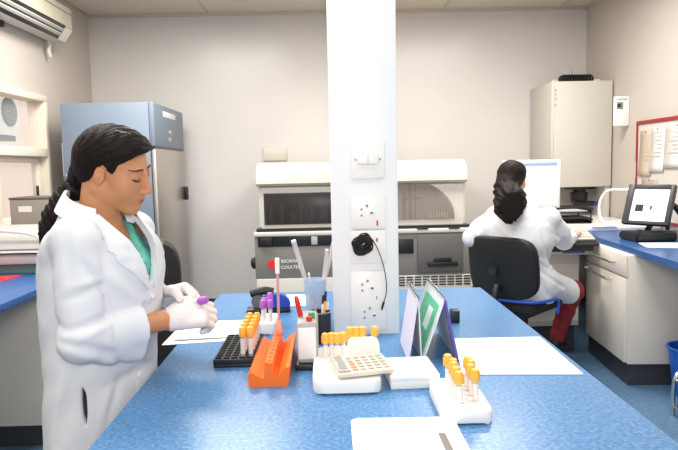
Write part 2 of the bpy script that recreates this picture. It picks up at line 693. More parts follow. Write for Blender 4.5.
def add_head(F, H, neck_to, nr=0.052):
    s = H.s
    E = lambda c, r, k=.012, mode='add', A=None: F.ell(H(*c), [q * s for q in r], H.A if A is None else A, k * s, mode)
    K = lambda a, b, ra, rb, k=.012, mode='add': F.cone(H(*a), H(*b), ra * s, rb * s, k * s, mode)
    E((-.012, 0, .034), (.090, .071, .076), 0)
    E((.03, 0, -.012), (.058, .060, .078), .02)
    for y in (-1, 1):
        K((-.006, y * .052, -.05), (.062, y * .014, -.098), .019, .018, .02)
        E((.054, y * .036, -.036), (.027, .027, .034), .028)
    E((.071, 0, -.103), (.017, .020, .015), .015)
    E((.069, 0, -.066), (.024, .030, .028), .028)
    for y in (-1, 1):
        E((.099, y * .033, .004), (.014, .018, .012), .012, 'sub')
        E((.0755, y * .032, .002), (.0135, .0155, .0115), .004)
        E((.074, y * .028, .021), (.012, .018, .006), .012)
    K((.088, 0, .004), (.1075, 0, -.036), .0075, .0105, .012)
    for y in (-1, 1):
        E((.098, y * .0115, -.041), (.011, .007, .0075), .005)
    E((.0925, 0, -.0625), (.0075, .020, .0052), .004)
    E((.0905, 0, -.0735), (.0078, .017, .0062), .004)
    E((.1, 0, -.0682), (.010, .019, .0012), .002, 'sub')
    for y in (-1, 1):
        E((-.006, y * .0715, -.012), (.0155, .0085, .027), .005)
        E((-.001, y * .081, -.008), (.0085, .0065, .017), .003, 'sub')
        E((-.004, y * .0775, -.014), (.004, .004, .010), .003)
    F.cone(H(-.022, 0, -.045), neck_to, .056 * s, nr, .02)


def lathe_hand(F, W, d, n, side, curl=(0.5, 0.6, 0.4), dr=0.0, spread=0.04, thumb=(0.75, 0.45), k=.006, sc=1.0):
    """hand: wrist W, direction d, back normal n; side=+1 when the thumb lies towards n x d"""
    d, n = unit(d), unit(n)
    n = unit(n - d * (n @ d))
    t = np.cross(n, d) * side
    W = np.array(W, float)
    P = lambda a, b, c=0.0: W + (d * a + t * b + n * c) * sc
    for b0, b1 in ((.016, .028), (.004, .010), (-.008, -.010), (-.018, -.027)):
        F.cone(P(.0, b0 * .8), P(.082 - abs(b1) * .15, b1), (.0165 + dr) * sc, (.0135 + dr) * sc, .012)
    F.cone(P(.012, .018, -.008), P(.05, .022, -.012), (.016 + dr) * sc, (.013 + dr) * sc, .012)
    for i, (b, L, r) in enumerate(((.029, .92, .0095), (.010, 1.0, .0098), (-.010, .94, .0095), (-.028, .76, .0083))):
        p = P(.084 - abs(b) * .15, b)
        a = 0.0
        dd = d + t * b * spread / .03
        r0 = r
        for j, ln in enumerate((.043, .026, .022)):
            a += curl[j] * (1 + 0.06 * i)
            q = p + (unit(dd) * math.cos(a) - n * math.sin(a)) * ln * L * sc
            F.cone(p, q, (r0 + dr) * sc, (r0 * .93 + dr) * sc, k * .7)
            r0 *= .93
            p = q
    p = P(.018, .028, -.006)
    q1 = P(.048, .052, -.018)
    v = unit(d * math.cos(thumb[0]) * .9 + t * .25 - n * math.sin(thumb[0]))
    q2 = q1 + v * .032 * sc
    v2 = unit(d * math.cos(thumb[0] + thumb[1]) * .9 - t * .15 - n * math.sin(thumb[0] + thumb[1]))
    q3 = q2 + v2 * .024 * sc
    F.chain([p, q1, q2, q3], [(.0145 + dr) * sc, (.0115 + dr) * sc, (.0105 + dr) * sc, (.009 + dr) * sc], k)
    return q3
# ---------------------------------------------------------------- the room
XL, XR, YB, YF = -2.40, 2.70, 6.40, -2.0
struct('floor', bx((XL - .1, YF, -.05), (XR + .1, YB + .1, 0)), FLOOR, 'blue speckled vinyl floor')
struct('wall_back', bx((XL - .1, YB, 0), (XR + .1, YB + .12, ROOM_H)), WALL, 'glossy cream back wall')
struct('wall_right', bx((XR, YF, 0), (XR + .12, YB, ROOM_H)), WALLL, 'cream right wall with the pin board')
WY0, WY1, WZ0, WZ1 = 3.95, 5.30, 1.02, 2.11
wl = MB()
wl.box((XL - .14, YF, 0), (XL, WY0, ROOM_H))
wl.box((XL - .14, WY1, 0), (XL, YB, ROOM_H))
wl.box((XL - .14, WY0, 0), (XL, WY1, WZ0))
wl.box((XL - .14, WY0, WZ1), (XL, WY1, ROOM_H))
struct('wall_left', wl, WALLL, 'cream left wall with the window')
cl = struct('ceiling', bx((XL - .1, YF, ROOM_H), (XR + .1, YB + .1, ROOM_H + .05)), CEIL, 'tiled suspended ceiling')
g = MB()
y = YB - .02
while y > YF:
    g.box((XL, y - .012, ROOM_H - .006), (XR, y + .012, ROOM_H + .001))
    y -= .6
x = XL + .02
while x < XR:
    g.box((x - .012, YF, ROOM_H - .0055), (x + .012, YB, ROOM_H + .001))
    x += 1.2
g.build('tile_grid', CEILBAR, cl)
struct('trim_1', bx((XL, YB - .03, ROOM_H - .03), (XR, YB, ROOM_H), .004), CEILBAR, 'ceiling edge trim along the back wall')
struct('baseboard_back', bx((XL, YB - .015, 0), (XR, YB, .10), .003), KICK, 'dark baseboard of the back wall')
for sx, nm in ((XL, 'baseboard_left'), (XR - .015, 'baseboard_right')):
    struct(nm, bx((sx, YF, 0), (sx + .015, YB - .015, .10), .003), KICK, 'dark baseboard of the ' + nm[10:] + ' wall')

# window
wf = MB()
X0, X1 = XL - .12, XL + .03
wf.box((X0, WY0, WZ1 - .05), (X1, WY1, WZ1), .004)
wf.box((X0, WY0, WZ0), (X1, WY1, WZ0 + .05), .004)
wf.box((X0, WY1 - .05, WZ0 + .05), (X1, WY1, WZ1 - .05), .004)
wf.box((X0, WY0, WZ0 + .05), (X1, WY0 + .05, WZ1 - .05), .004)
wf.box((X0, WY0 + .05, 1.60), (X1 + .004, WY1 - .05, 1.67), .004)
win = struct('window_1', wf, FRAMEW, 'cream framed window in the left wall')
sf = MB()
for a, b in ((WY0 + .05, 4.52), (4.52, WY1 - .05)):
    sf.box((XL - .07, a, WZ0 + .05), (XL - .03, a + .06, 1.60), .003)
    sf.box((XL - .07, b - .06, WZ0 + .05), (XL - .03, b, 1.60), .003)
    sf.box((XL - .07, a + .06, 1.55), (XL - .03, b - .06, 1.60), .003)
    sf.box((XL - .07, a + .06, WZ0 + .05), (XL - .03, b - .06, WZ0 + .11), .003)
sf.build('sash', FRAMEW, win)
bx((XL - .055, WY0 + .06, 1.68), (XL - .050, WY1 - .06, WZ1 - .06)).build('pane', GLASSC, win)
bx((XL - .052, WY0 + .11, WZ0 + .11), (XL - .047, WY1 - .11, 1.55)).build('pane', GLASSC, win)
bx((XL - .03, 5.12, 1.26), (XL - .012, 5.14, 1.36), .003).build('latch', DARKM, win)
bx((XL - .02, WY0 - .02, WZ0 - .03), (XL + .12, WY1 + .02, WZ0), .004).build('window_sill', FRAMEW, win)
ow = struct('outside_wall', bx((-4.4, 2.5, -.2), (-4.25, 9.5, 4.5)), EXTW, 'peach painted wall outside the window')
struct('outside_ground', bx((-4.25, 2.5, -.25), (XL - .15, 9.5, -.05)), EXTW, 'pale ground outside the window')

# outdoor condenser seen through the upper pane
cc = at(9, 112, X=-3.55)
t = thing('air_conditioner_condenser', 'white outdoor condenser unit with round dark fan grille outside the window', 'air conditioner', (-3.55, cc.y, cc.z - .26))
bx((-.32, -.42, 0), (0, .22, .52), .012).build('casing', WHITE, t)
TX = Matrix.Rotation(R(90), 4, 'Y')
f = MB().lathe([(.0, 0), (.155, 0), (.165, .006), (.155, .012), (.0, .012)], c=(.001, 0, .26), seg=32, T=TX)
fg = f.build('fan_opening', SCREENK, t)
gm = MB()
for i in range(-7, 8):
    z = .26 + i * .021
    hw = math.sqrt(max(0, .158 ** 2 - (i * .021) ** 2))
    gm.tube([(.02, -hw, z), (.02, hw, z)], .003, 6)
gm.build('fan_grille', GREYL, t)
MB().box((-.3, -.40, -.06), (-.02, .15, 0), .004).build('bracket', DARKM, t)

# pillar
px0, px1, py0 = .008, .228, 2.0
struct('pillar', bx((px0, py0, .86), (px1, py0 + .22, ROOM_H), .006), PILLAR, 'white square pillar rising through the blue bench')

# ceiling lamps (above the frame)
for i, (lx, ly) in enumerate(LAMPS):
    t = thing('ceiling_lamp', 'white fluorescent ceiling panel overhead', 'ceiling light', (lx, ly, ROOM_H - .07), 0, 'ceiling lamps overhead')
    m = MB()
    for a in (-1, 1):
        m.box((-.6, a * .3 - .015, 0), (.6, a * .3 + .015, .07))
        m.box((a * .6 - .015, -.315, 0), (a * .6 + .015, .315, .07))
    m.build('frame', WHITE, t)
    bx((-.585, -.285, .012), (.585, .285, .02)).build('diffuser', WHITE, t)

# split air conditioner on the left wall
t = thing('air_conditioner', 'cream wall mounted air conditioner above the window', 'air conditioner', (XL, 4.75, 2.58))
m = MB()
m.prism([(0, .02), (.0, .30), (.19, .30), (.225, .27), (.225, .09), (.16, 0), (.06, -.005)], -.95, .68, 'xz')
m.build('casing', CREAMG, t)
bx((.222, -.94, .10), (.232, .67, .262), .006).build('front_panel', CREAM, t)
bx((.224, -.94, .218), (.236, .67, .224)).build('panel_groove', GREYM, t)
bx((-.13, -.90, -.012), (.0, .52, .012), .003, Matrix.Translation((.196, 0, .058)) @ Matrix.Rotation(R(-54), 4, 'Y') @ Matrix.Translation((.062, 0, 0))).build('air_outlet', SCREENK, t)
for q in (.35, .72):
    c0 = Vector((.225, 0, .09)).lerp(Vector((.16, 0, 0)), q)
    bx((-.045, -.90, -.006), (.03, .52, .006), .003, Matrix.Translation(c0) @ Matrix.Rotation(R(-30), 4, 'Y')).build('louver', CREAMG, t)
m = MB()
m.tube([(.05, .60, .02), (.05, .62, -.03), (.045, .60, -.08), (.05, .62, -.13)], .018, 10)
m.build('drain_pipe', CREAMG, t)
bx((.02, -.16, -.05), (.06, -.12, 0), .006).build('mount_hook', DARKM, t)

# wall plate above the analyzer
p0, p1 = at(263, 148, Y=YB), at(287, 160.5, Y=YB)
t = thing('wall_plate', 'small cream plate fixed on the back wall above the analyzer hood', 'wall plate', (p0.x, YB, p1.z))
bx((0, -.02, 0), (p1.x - p0.x, 0, p0.z - p1.z), .005).build('cover', M('plate_paint', (208, 201, 188), .5), t)
for sx in (.02, p1.x - p0.x - .02):
    MB().cyl((sx, -.024, .06), (sx, -.018, .06), .005, seg=10).build('screw', CHROME, t)

# ---------------------------------------------------------------- laboratory fridge
FX, FY0, FY1 = -1.43, 5.14, 6.16
t = thing('laboratory_fridge', 'tall blue grey laboratory fridge with stainless door in the left corner', 'fridge', (-1.8, 5.65, 0))
L = lambda a: Vector(a) - Vector((-1.8, 5.65, 0))
m = MB()
m.box(L((-2.20, FY0, .1)), L((FX - .045, FY1, 2.03)), .008)
m.build('cabinet', FRIDGE, t)
bx(L((FX - .045, FY0, 1.665)), L((FX, FY1, 2.03)), .012).build('control_panel', FRIDGE, t)
dr = bx(L((FX - .04, FY0 + .008, .14)), L((FX, FY1 - .008, 1.65)), .014).build('door', STEEL, t)
bx(L((FX, FY1 - .09, 1.17)), L((FX + .035, FY1 - .04, 1.30)), .006).build('latch', BLACK, dr)
bx(L((FX - .044, FY0 + .004, 1.648)), L((FX - .006, FY1 - .004, 1.667))).build('door_gap', SCREENK, t)
bx(L((FX, 5.42, 1.93)), L((FX + .003, 5.85, 1.98)), .001).build('name_plate', WHITED, t)
MB().cyl(L((FX, 5.62, 1.80)), L((FX + .012, 5.62, 1.80)), .022).build('dial', GREYL, t)
bx(L((FX, 5.58, 1.72)), L((FX + .004, 5.66, 1.76)), .001).build('display', GREYL, t)
for a in (-2.1, FX - .1):
    for b in (FY0 + .06, FY1 - .06):
        MB().cyl(L((a, b, 0)), L((a, b, .1)), .03, .022).build('foot', BLACK, t)

tag(bx((-2.30, 5.36, 0), (-2.215, 6.2, 1.72), .004).build('board', PAPER, world=True), 'white board standing upright between the window and the fridge', 'board')

# ---------------------------------------------------------------- analyzer
AX0, AX1, AF = -.62, 1.19, 4.98
t = thing('analyzer', 'large cream and grey laboratory analyzer behind the pillar', 'analyzer', (.28, 5.5, 0))
O = Vector((.28, 5.5, 0))
L = lambda a: Vector(a) - O
zh0 = 1.0
def hood(x0, x1, z0, prof_top=1.49):
    poly = [(AF + .08, z0), (AF + .08, 1.30), (AF + .12, 1.335), (AF + .14, 1.44), (AF + .19, 1.485), (AF + .25, 1.495), (6.2, 1.495), (6.2, z0)]
    return [(p[0] - O.y, p[1]) for p in poly]
m = MB()
m.prism(hood(0, 0, .95), AX0 - O.x + .04, AX1 - O.x - .05, 'yz')
bmesh.ops.bevel(m.bm, geom=[e for e in m.bm.edges if abs((e.verts[0].co - e.verts[1].co).normalized().x) < .1], offset=.02, segments=2, affect='EDGES')
hd = m.build('hood', CREAMG, t)
# bulging lid across the top
m = MB()
prof = [(AF + .06, 1.315), (AF + .035, 1.335), (AF + .05, 1.42), (AF + .10, 1.475), (AF + .18, 1.505), (AF + .5, 1.505), (AF + .5, 1.315)]
m.prism([(p[0] - O.y, p[1]) for p in prof], AX0 - O.x + .03, AX1 - O.x - .045, 'yz')
m.build('lid', CREAM, t)
# left window
def wpx(x, y, dy=.08):
    q = at(x, y, Y=AF + dy)
    return q - O
a, b = wpx(265, 195), wpx(331, 222)
fy = AF + .08 - O.y
def frame_window(name, pts, thick=.006):
    mm = MB()
    mm.prism(pts, fy - thick, fy + .02, 'xz')
    return mm.build(name, SMOKED, t)
bx((a.x, fy - .002, b.z), (.14, fy + .004, a.z), .002).build('window_recess', INNARD, t)
bx((a.x - .012, fy - .008, b.z - .012), (.15, fy - .004, a.z + .012), .003).build('sample_window', SMOKED, t)
rr = random.Random(3)
m = MB()
for i in range(9):
    xx = a.x + .03 + i * .085
    m.box((xx, fy - .0035, b.z + .01), (xx + rr.uniform(.02, .06), fy - .002, b.z + rr.uniform(.08, .2)))
m.build('sample_carousel', INNARDL, t)
# right quarter-round window
c0 = wpx(400, 219)
ry = wpx(400, 180).z - c0.z
rx = wpx(453, 219).x - c0.x
arc = [(c0.x - .06, c0.z), ] + [(c0.x + rx * math.cos(q), c0.z + ry * math.sin(q)) for q in np.linspace(0, math.pi / 2, 18)] + [(c0.x - .06, c0.z + ry)]
m = MB(); m.prism(arc, fy - .002, fy + .004, 'xz'); m.build('window_recess', INNARDL, t)
arc2 = [(p[0] * 1.0 + (.012 if p[0] > c0.x else 0), p[1] + (.012 if p[1] > c0.z + .02 else -.006)) for p in arc]
m = MB(); m.prism(arc2, fy - .009, fy - .005, 'xz')
SM2 = M('tinted_window', (150, 140, 132), 0.1, alpha=0.45)
m.build('probe_window', SM2, t)
m = MB()
m.box((c0.x + .07, fy - .0045, c0.z), (c0.x + .10, fy - .002, c0.z + ry * .95))
m.box((c0.x + .12, fy - .0045, c0.z), (c0.x + .135, fy - .002, c0.z + ry * .9))
m.box((c0.x + .02, fy - .0045, c0.z), (c0.x + .05, fy - .002, c0.z + ry * .7))
m.box((c0.x + .05, fy - .004, c0.z + ry * .5), (c0.x + .19, fy - .0035, c0.z + ry * .55))
m.build('probe_arm', GREYD, t)
m = MB()
for i in range(8):
    m.cyl((c0.x + .24 + i * .022, fy - .003, c0.z), (c0.x + .24 + i * .022, fy - .003, c0.z + .05), .006, seg=8)
m.build('reagent_bottles', INNARDL, t)
# deck slot under the hood and lower body
bx(L((AX0 + .02, AF + .02, .93)), L((AX1 - .03, AF + .4, .965))).build('deck_slot', SCREENK, t)
m = MB()
m.box(L((AX0, AF - .02, .905)), L((AX1, 6.2, .94)), .008)
m.build('deck_rail', CREAMG, t)
bx(L((AX0 + .005, AF - .005, .55)), L((AX1 - .005, 6.2, .905)), .012).build('front_body', GREYM, t)
bx(L((AX0 + .03, AF - .012, .82)), L((AX0 + .72, AF + .05, .932)), .006).build('front_tray', SCREENK, t)
bx(L((AX0 + .05, AF - .03, .83)), L((AX0 + .15, AF - .005, .90)), .006).build('tray_clip', BLACK, t)
bx(L((-.15, AF - .018, .83)), L((-.10, AF - .005, .90)), .004).build('tray_clip', GREYL, t)
dp = bx(L((.72, AF - .02, .575)), L((1.10, AF - .004, .895)), .008).build('front_door', GREYD, t)
bx(L((.80, AF - .045, .635)), L((1.05, AF - .018, .665)), .006).build('handle', BLACK, dp)
bx(L((.85, AF - .03, .665)), L((1.00, AF - .018, .70)), .004).build('handle_recess', SCREENK, dp)
bx(L((.54, AF - .016, .74)), L((.69, AF - .004, .86)), .004).build('display', SCREENK, t)
for xx in (.72, .98):
    bx(L((xx, AF - .025, .935)), L((xx + .09, AF + .02, .95)), .004).build('latch', SCREENK, t)
m = MB()
m.box(L((AX0 + .01, AF - .01, .08)), L((AX1 - .01, 6.2, .555)), .01)
lb = m.build('lower_body', CREAMG, t)
bx(L((AX0 + .05, AF + .04, 0)), L((AX1 - .05, 6.1, .082))).build('kick_board', KICK, t)
m = MB()
for r_ in range(4):
    for k in range(9):
        xx = .56 + k * .068
        m.box(L((xx, AF - .013, .535 - r_ * .022)), L((xx + .055, AF - .008, .546 - r_ * .022)))
m.build('vent_grille', SCREENK, lb)
m = MB()
m.ell(L((AX0 - .01, AF + .05, .68)), (.03, .035, .05))
m.build('side_knob', BLACK, t)
# emblem and lettering
cpt = at(272, 264.5, Y=AF - .012) - O
MB().cyl(cpt + Vector((0, 0.004, 0)), cpt + Vector((0, -.004, 0)), .036, seg=28).build('emblem', M('emblem_red', (226, 36, 40), .4), t)
q = at(281, 261.5, Y=AF - .012) - O
text_mesh('lettering', 'BECKMAN', .036, M('letter_white', (240, 238, 236), .5), Matrix.Translation(q) @ FACE_CAM, t)
q = at(281, 267.5, Y=AF - .012) - O
text_mesh('lettering', 'COULTER', .036, bpy.data.materials['letter_white'], Matrix.Translation(q) @ FACE_CAM, t)

# ---------------------------------------------------------------- central blue bench
BX0, BX1, BY0, BY1, BZ = -.503, .685, .45, 2.735, .90
m = MB().box((BX0, BY0, BZ - .04), (BX1, BY1, BZ), .006)
wt = tag(m.build('worktop', BLUE, world=True), 'speckled blue worktop of the central bench around the pillar', 'worktop')
t = thing('bench_cabinet', 'cream base cabinet under the central blue worktop', 'cabinet', (.09, 1.6, 0))
O = Vector((.09, 1.6, 0))
bx(Vector((BX0 + .1, BY0 + .05, .1)) - O, Vector((BX1 - .06, BY1 - .06, BZ - .04)) - O, .004).build('body', LAMW, t)
bx(Vector((BX0 + .14, BY0 + .08, 0)) - O, Vector((BX1 - .1, BY1 - .09, .1)) - O).build('kick_board', KICK, t)
for k in range(4):
    y0 = BY0 + .06 + k * .545
    for xx, s in ((BX0 + .1, -1), (BX1 - .06, 1)):
        d = bx(Vector((min(xx, xx + s * .018), y0, .12)) - O, Vector((max(xx, xx + s * .018), y0 + .53, BZ - .05)) - O, .003).build('door', LAMW, t)
        MB().tube([Vector((xx + s * .018, y0 + .2, .78)) - O, Vector((xx + s * .045, y0 + .2, .78)) - O, Vector((xx + s * .045, y0 + .33, .78)) - O, Vector((xx + s * .018, y0 + .33, .78)) - O], .005, 8).build('handle', CHROME, d)

# ---------------------------------------------------------------- right bench
RX = 1.955
m = MB()
m.prism([(1.735, .8), (2.01, 4.85), (2.01, 6.36), (XR, 6.36), (XR, .8)], BZ - .04, BZ, 'xy')
tag(m.build('worktop', BLUED, world=True), 'blue worktop along the right wall holding the black monitor', 'worktop')
t = thing('base_cabinet', 'cream base cabinet with drawers under the right worktop', 'cabinet', (1.892, 3.82, 0), R(-4.2))
CW, CD = .72, .74
bx((.02, 0, .145), (CW, CD, BZ - .04), .004).build('body', LAMW, t)
bx((.030, .015, 0), (CW - .04, CD, .145)).build('kick_board', KICK, t)
d1 = bx((0, .01, .155), (.02, CD - .01, .705), .003).build('door', LAMW, t)
d2 = bx((0, .01, .715), (.02, CD - .01, .855), .003).build('drawer', LAMW, t)
def bar(a, b, off, r=.007):
    a, b = Vector(a), Vector(b)
    return MB().tube([a, a + off, b + off, b], r, 8)
bar((0, .18, .79), (0, .60, .79), Vector((-.035, 0, 0))).build('handle', CHROME, d2)
bar((0, .24, .665), (0, .70, .665), Vector((-.035, 0, 0))).build('handle', CHROME, d1)

# instrument console in front of the seated person
t = thing('console_cabinet', 'cream console cabinet below the sloping keyboard', 'cabinet', (1.6, 5.2, 0))
O = Vector((1.6, 5.2, 0))
bx(L((1.27, 4.52, .22)), L((1.88, 6.1, .80)), .006).build('body', CREAMG, t)
bx(L((1.29, 4.58, 0)), L((1.87, 6.0, .22))).build('kick_board', KICK, t)
bx(L((1.25, 4.40, .78)), L((1.93, 6.1, .82)), .008).build('top', CREAMG, t)
bx(L((1.29, 4.512, .26)), L((1.87, 4.525, .70)), .003).build('front_panel', LAMW, t)
m = MB()
rr = random.Random(8)
q0, q1 = at(563, 252, Y=4.398) - O, at(583, 252, Y=4.398) - O
xx = q0.x
while xx < q1.x:
    wd = rr.uniform(.008, .018)
    m.box((xx, 4.397 - O.y, .790 + rr.uniform(0, .004)), (xx + wd, 4.402 - O.y, .812))
    xx += wd + rr.choice((.003, .004, .012))
m.build('blue_lettering', M('print_blue', (60, 110, 180), .6), t)

# sloping keyboard
KB = thing('keyboard', 'cream keyboard on black base under the seated person hand', 'keyboard', (1.71, 4.47, .8205))
TS = Matrix.Translation((0, 0, .062)) @ Matrix.Rotation(R(17), 4, 'X')
bx((-.24, -.19, .03), (.215, .17, .05), .008, TS).build('base', BLACK, KB)
bx((-.22, -.13, .05), (.205, .16, .066), .006, TS).build('key_bed', CREAM, KB)
KG = MB()
for r_ in range(5):
    for k in range(15):
        KG.box((-.20 + k * .026, -.10 + r_ * .045, .066), (-.20 + k * .026 + .022, -.10 + r_ * .045 + .036, .073), .003, TS, 1)
KG.build('keys', CREAMG, KB)
m = MB()
m.prism([(-.165, 0), (.15, 0), (.15, .132), (-.165, .036)], -.2, .18, 'yz')
m.build('stand', BLACK, KB)

# white monitor on the console
t = thing('monitor', 'white framed monitor showing a pale page before the seated person', 'monitor', (1.62, 4.95, .82))
a, b = at(527, 160, Y=4.9), at(559.5, 207.5, Y=4.9)
mx1, mz1, mz0 = b.x - 1.62, a.z - .82, b.z - .82
mx0 = mx1 - .46
fr = MB()
for lo, hi in (((mx0, -.06, mz0), (mx0 + .03, -.02, mz1)), ((mx1 - .022, -.06, mz0), (mx1, -.02, mz1)), ((mx0 + .03, -.06, mz1 - .028), (mx1 - .022, -.02, mz1)), ((mx0 + .03, -.06, mz0), (mx1 - .022, -.02, mz0 + .05))):
    fr.box(lo, hi, .004)
fr.build('frame', WHITE, t)
bx((mx0 + .015, -.03, mz0 + .02), (mx1 - .015, .03, mz1 - .015), .01).build('back_shell', WHITE, t)
sc = bx((mx0 + .028, -.05, mz0 + .048), (mx1 - .02, -.04, mz1 - .026)).build('screen', SCREENG, t)
bx((mx0 + .03, -.0515, mz1 - .05), (mx1 - .022, -.0505, mz1 - .03)).build('menu_bar', SCREENB, sc)
bx((mx0 + .03, -.0515, mz1 - .085), (mx1 - .022, -.0505, mz1 - .062)).build('tool_bar', M('screen_pale', (206, 208, 226), .4, emit=(206, 210, 232), estr=.5), sc)
m = MB()
for i in range(9):
    z = mz1 - .10 - i * .024
    m.box((mx0 + .05, -.0513, z), (mx1 - .05, -.0506, z + .003))
m.build('text_lines', M('screen_line', (202, 204, 220), .4, emit=(206, 208, 226), estr=.45), sc)
xm = (mx0 + mx1) / 2
bx((xm - .05, -.01, .02), (xm + .05, .02, mz0 + .06), .008).build('neck', WHITE, t)
bx((xm - .13, -.09, 0), (xm + .13, .10, .022), .008).build('base', WHITE, t)

# ---------------------------------------------------------------- water unit in the corner (tall cabinet, open base)
WX0, WX1, WF, WBK = 2.115, 2.685, 5.76, 6.385
t = thing('instrument_cabinet', 'tall cream instrument cabinet in the right corner above the bench', 'cabinet', (2.4, 6.1, BZ))
O = Vector((2.4, 6.1, BZ))
bx(L((WX0, WF + .02, 1.22)), L((WX1, WBK, 2.215)), .01).build('body', CREAMG, t)
d = bx(L((WX0 + .02, WF, 1.222)), L((WX1, WF + .018, 2.212)), .006).build('door', CREAMG, t)
for z in (2.12, 2.08, 2.04, 1.98):
    bx(L((WX0 + .022, WF - .004, z)), L((WX0 + .04, WF + .002, z + .02))).build('hinge', GREYL, d)
bx(L((WX0 + .02, WBK - .05, .925)), L((WX1, WBK, 1.222))).build('back_panel', CREAMG, t)
bx(L((WX1 - .045, WF + .02, .925)), L((WX1, WBK - .05, 1.222)), .004).build('side_post', CREAMG, t)
pl = bx(L((2.03, 4.86, .9)), L((WX1, WBK, .93)), .006).build('base_plate', WHITE, t)
m = MB()
rr = random.Random(5)
xx = 2.12
while xx < 2.30:
    wd = rr.uniform(.012, .03)
    m.box(L((xx, 4.84, .93)), L((xx + wd, 4.90, .9312)))
    xx += wd + .008
m.build('blue_lettering', bpy.data.materials['print_blue'], pl)
fl = MB()
fl.cyl(L((2.48, 6.0, 1.222)), L((2.48, 6.0, 1.16)), .06)
fl.cyl(L((2.48, 6.0, 1.16)), L((2.48, 6.0, 1.06)), .085, .075)
fl.cyl(L((2.48, 6.0, 1.06)), L((2.48, 6.0, 1.02)), .03, .03)
fl.box(L((2.36, 5.94, 1.19)), L((2.62, 6.1, 1.225)), .006)
fl.build('filter_housing', BLACK, t)
MB().cyl(L((2.40, 5.93, 1.055)), L((2.60, 5.93, 1.05)), .026).build('valve', DARKM, t)
MB().cyl(L((2.59, 5.92, 1.05)), L((2.63, 5.92, 1.05)), .022).build('valve_knob', BLUEP, t)

m = MB()
hp = [at(x, y, Y=Y) for x, y, Y in ((638, 189, 5.2), (622, 189.5, 5.3), (610, 190, 5.45), (603, 195, 5.4), (599.5, 204, 5.2), (599.5, 213, 5.05), (602, 220, 4.98), (606, 223, 4.94), (611, 223, 4.94))]
def smooth(pts, n=6):
    pts = [Vector(p) for p in pts]
    out = []
    for i in range(len(pts) - 1):
        a, b, c, d = pts[max(0, i - 1)], pts[i], pts[i + 1], pts[min(len(pts) - 1, i + 2)]
        for k in range(n):
            q = k / n
            out.append(.5 * ((2 * b) + (c - a) * q + (2 * a - 5 * b + 4 * c - d) * q * q + (3 * b - a - 3 * c + d) * q ** 3))
    return out + [pts[-1]]
m.tube(smooth(hp), .011, 8)
tag(m.build('hose', WHITE, world=True), 'white looped hose hanging beside the corner cabinet', 'hose')

# things on top of the cabinet
m = MB()
rr = random.Random(2)
for k in range(11):
    q = k / 10
    c0 = at(564 + q * 26, 78.0, Y=6.0)
    for j in range(2):
        m.tube([(c0.x + .036 * math.cos(u), 6.0 + j * .05 + .02 * math.cos(u), 2.262 + .036 * math.sin(u)) for u in np.linspace(0, 2 * math.pi, 14)][:-1], .0095, 6, closed=True)
tag(m.build('cable_coil', BLACK, loc=(0, 0, 0), world=True), 'black coiled cable lying on top of the corner cabinet', 'cable')
c0 = at(576, 72, Y=6.0)
tag(MB().lathe([(.0, 0), (.018, 0), (.018, .12), (.008, .13), (.008, .18), (.0, .18)], seg=14).build('nozzle', GREYL, loc=(c0.x, 6.13, 2.2155)), 'small grey nozzle standing behind the black cable coil', 'nozzle')
for px_, lab in ((555, 'small cream knob on the left end of the corner cabinet top'), (597, 'small cream knob on the right of the cable coil')):
    c0 = at(px_, 79, Y=5.9)
    tag(MB().lathe([(.0, 0), (.034, 0), (.038, .012), (.03, .026), (0, .028)], seg=16).build('knob', CREAM, loc=(c0.x, 5.9, 2.2155)), lab, 'knob')

# controller box on the right wall
t = thing('controller', 'white controller box with small display on the wall beside the corner cabinet', 'controller', (2.632, 5.50, 1.77))
bx((-.066, -.04, 0), (.067, .0, .262), .008).build('casing', WHITE, t)
bx((-.048, -.044, .15), (.006, -.039, .21), .002).build('display', M('lcd_green', (120, 140, 122), .3), t)
bx((-.044, -.0455, .165), (-.016, -.0435, .195), .001).build('digits', SCREENK, t)
bx((-.055, -.043, .23), (.045, -.039, .242), .001).build('stripe', GREYL, t)
bx((.03, -.012, .06), (.068, .10, .20), .006).build('wall_bracket', WHITE, t)

# trays behind the keyboard
for z, lab in ((.945, 'lower black letter tray beside the white monitor'), (1.035, 'upper black letter tray with papers beside the white monitor')):
    t = thing('letter_tray', lab, 'tray', (2.12, 5.32, z - .014))
    m = MB()
    m.box((-.16, -.13, 0), (.14, .15, .008), .002)
    m.box((-.16, -.13, .008), (-.15, .15, .05), .002)
    m.box((.13, -.13, .008), (.14, .15, .05), .002)
    m.box((-.15, .14, .008), (.13, .15, .05), .002)
    m.tube(smooth([(-.16, -.135, .045), (-.1, -.15, .05), (.06, -.15, .05), (.14, -.135, .03)]), .012, 8)
    m.build('shell', BLACK, t)
    if z < 1:
        m = MB()
        for sx in (-.155, .135):
            for sy in (-.12, .14):
                m.cyl((sx, sy, .05), (sx, sy, .09), .006, seg=8)
        m.build('riser', BLACK, t)
    else:
        tag(bx((1.98, 5.21, z - .0055), (2.235, 5.45, z + .004), .001).build('paper_stack', PAPERG, world=True), 'grey paper stack in the upper black letter tray', 'paper')

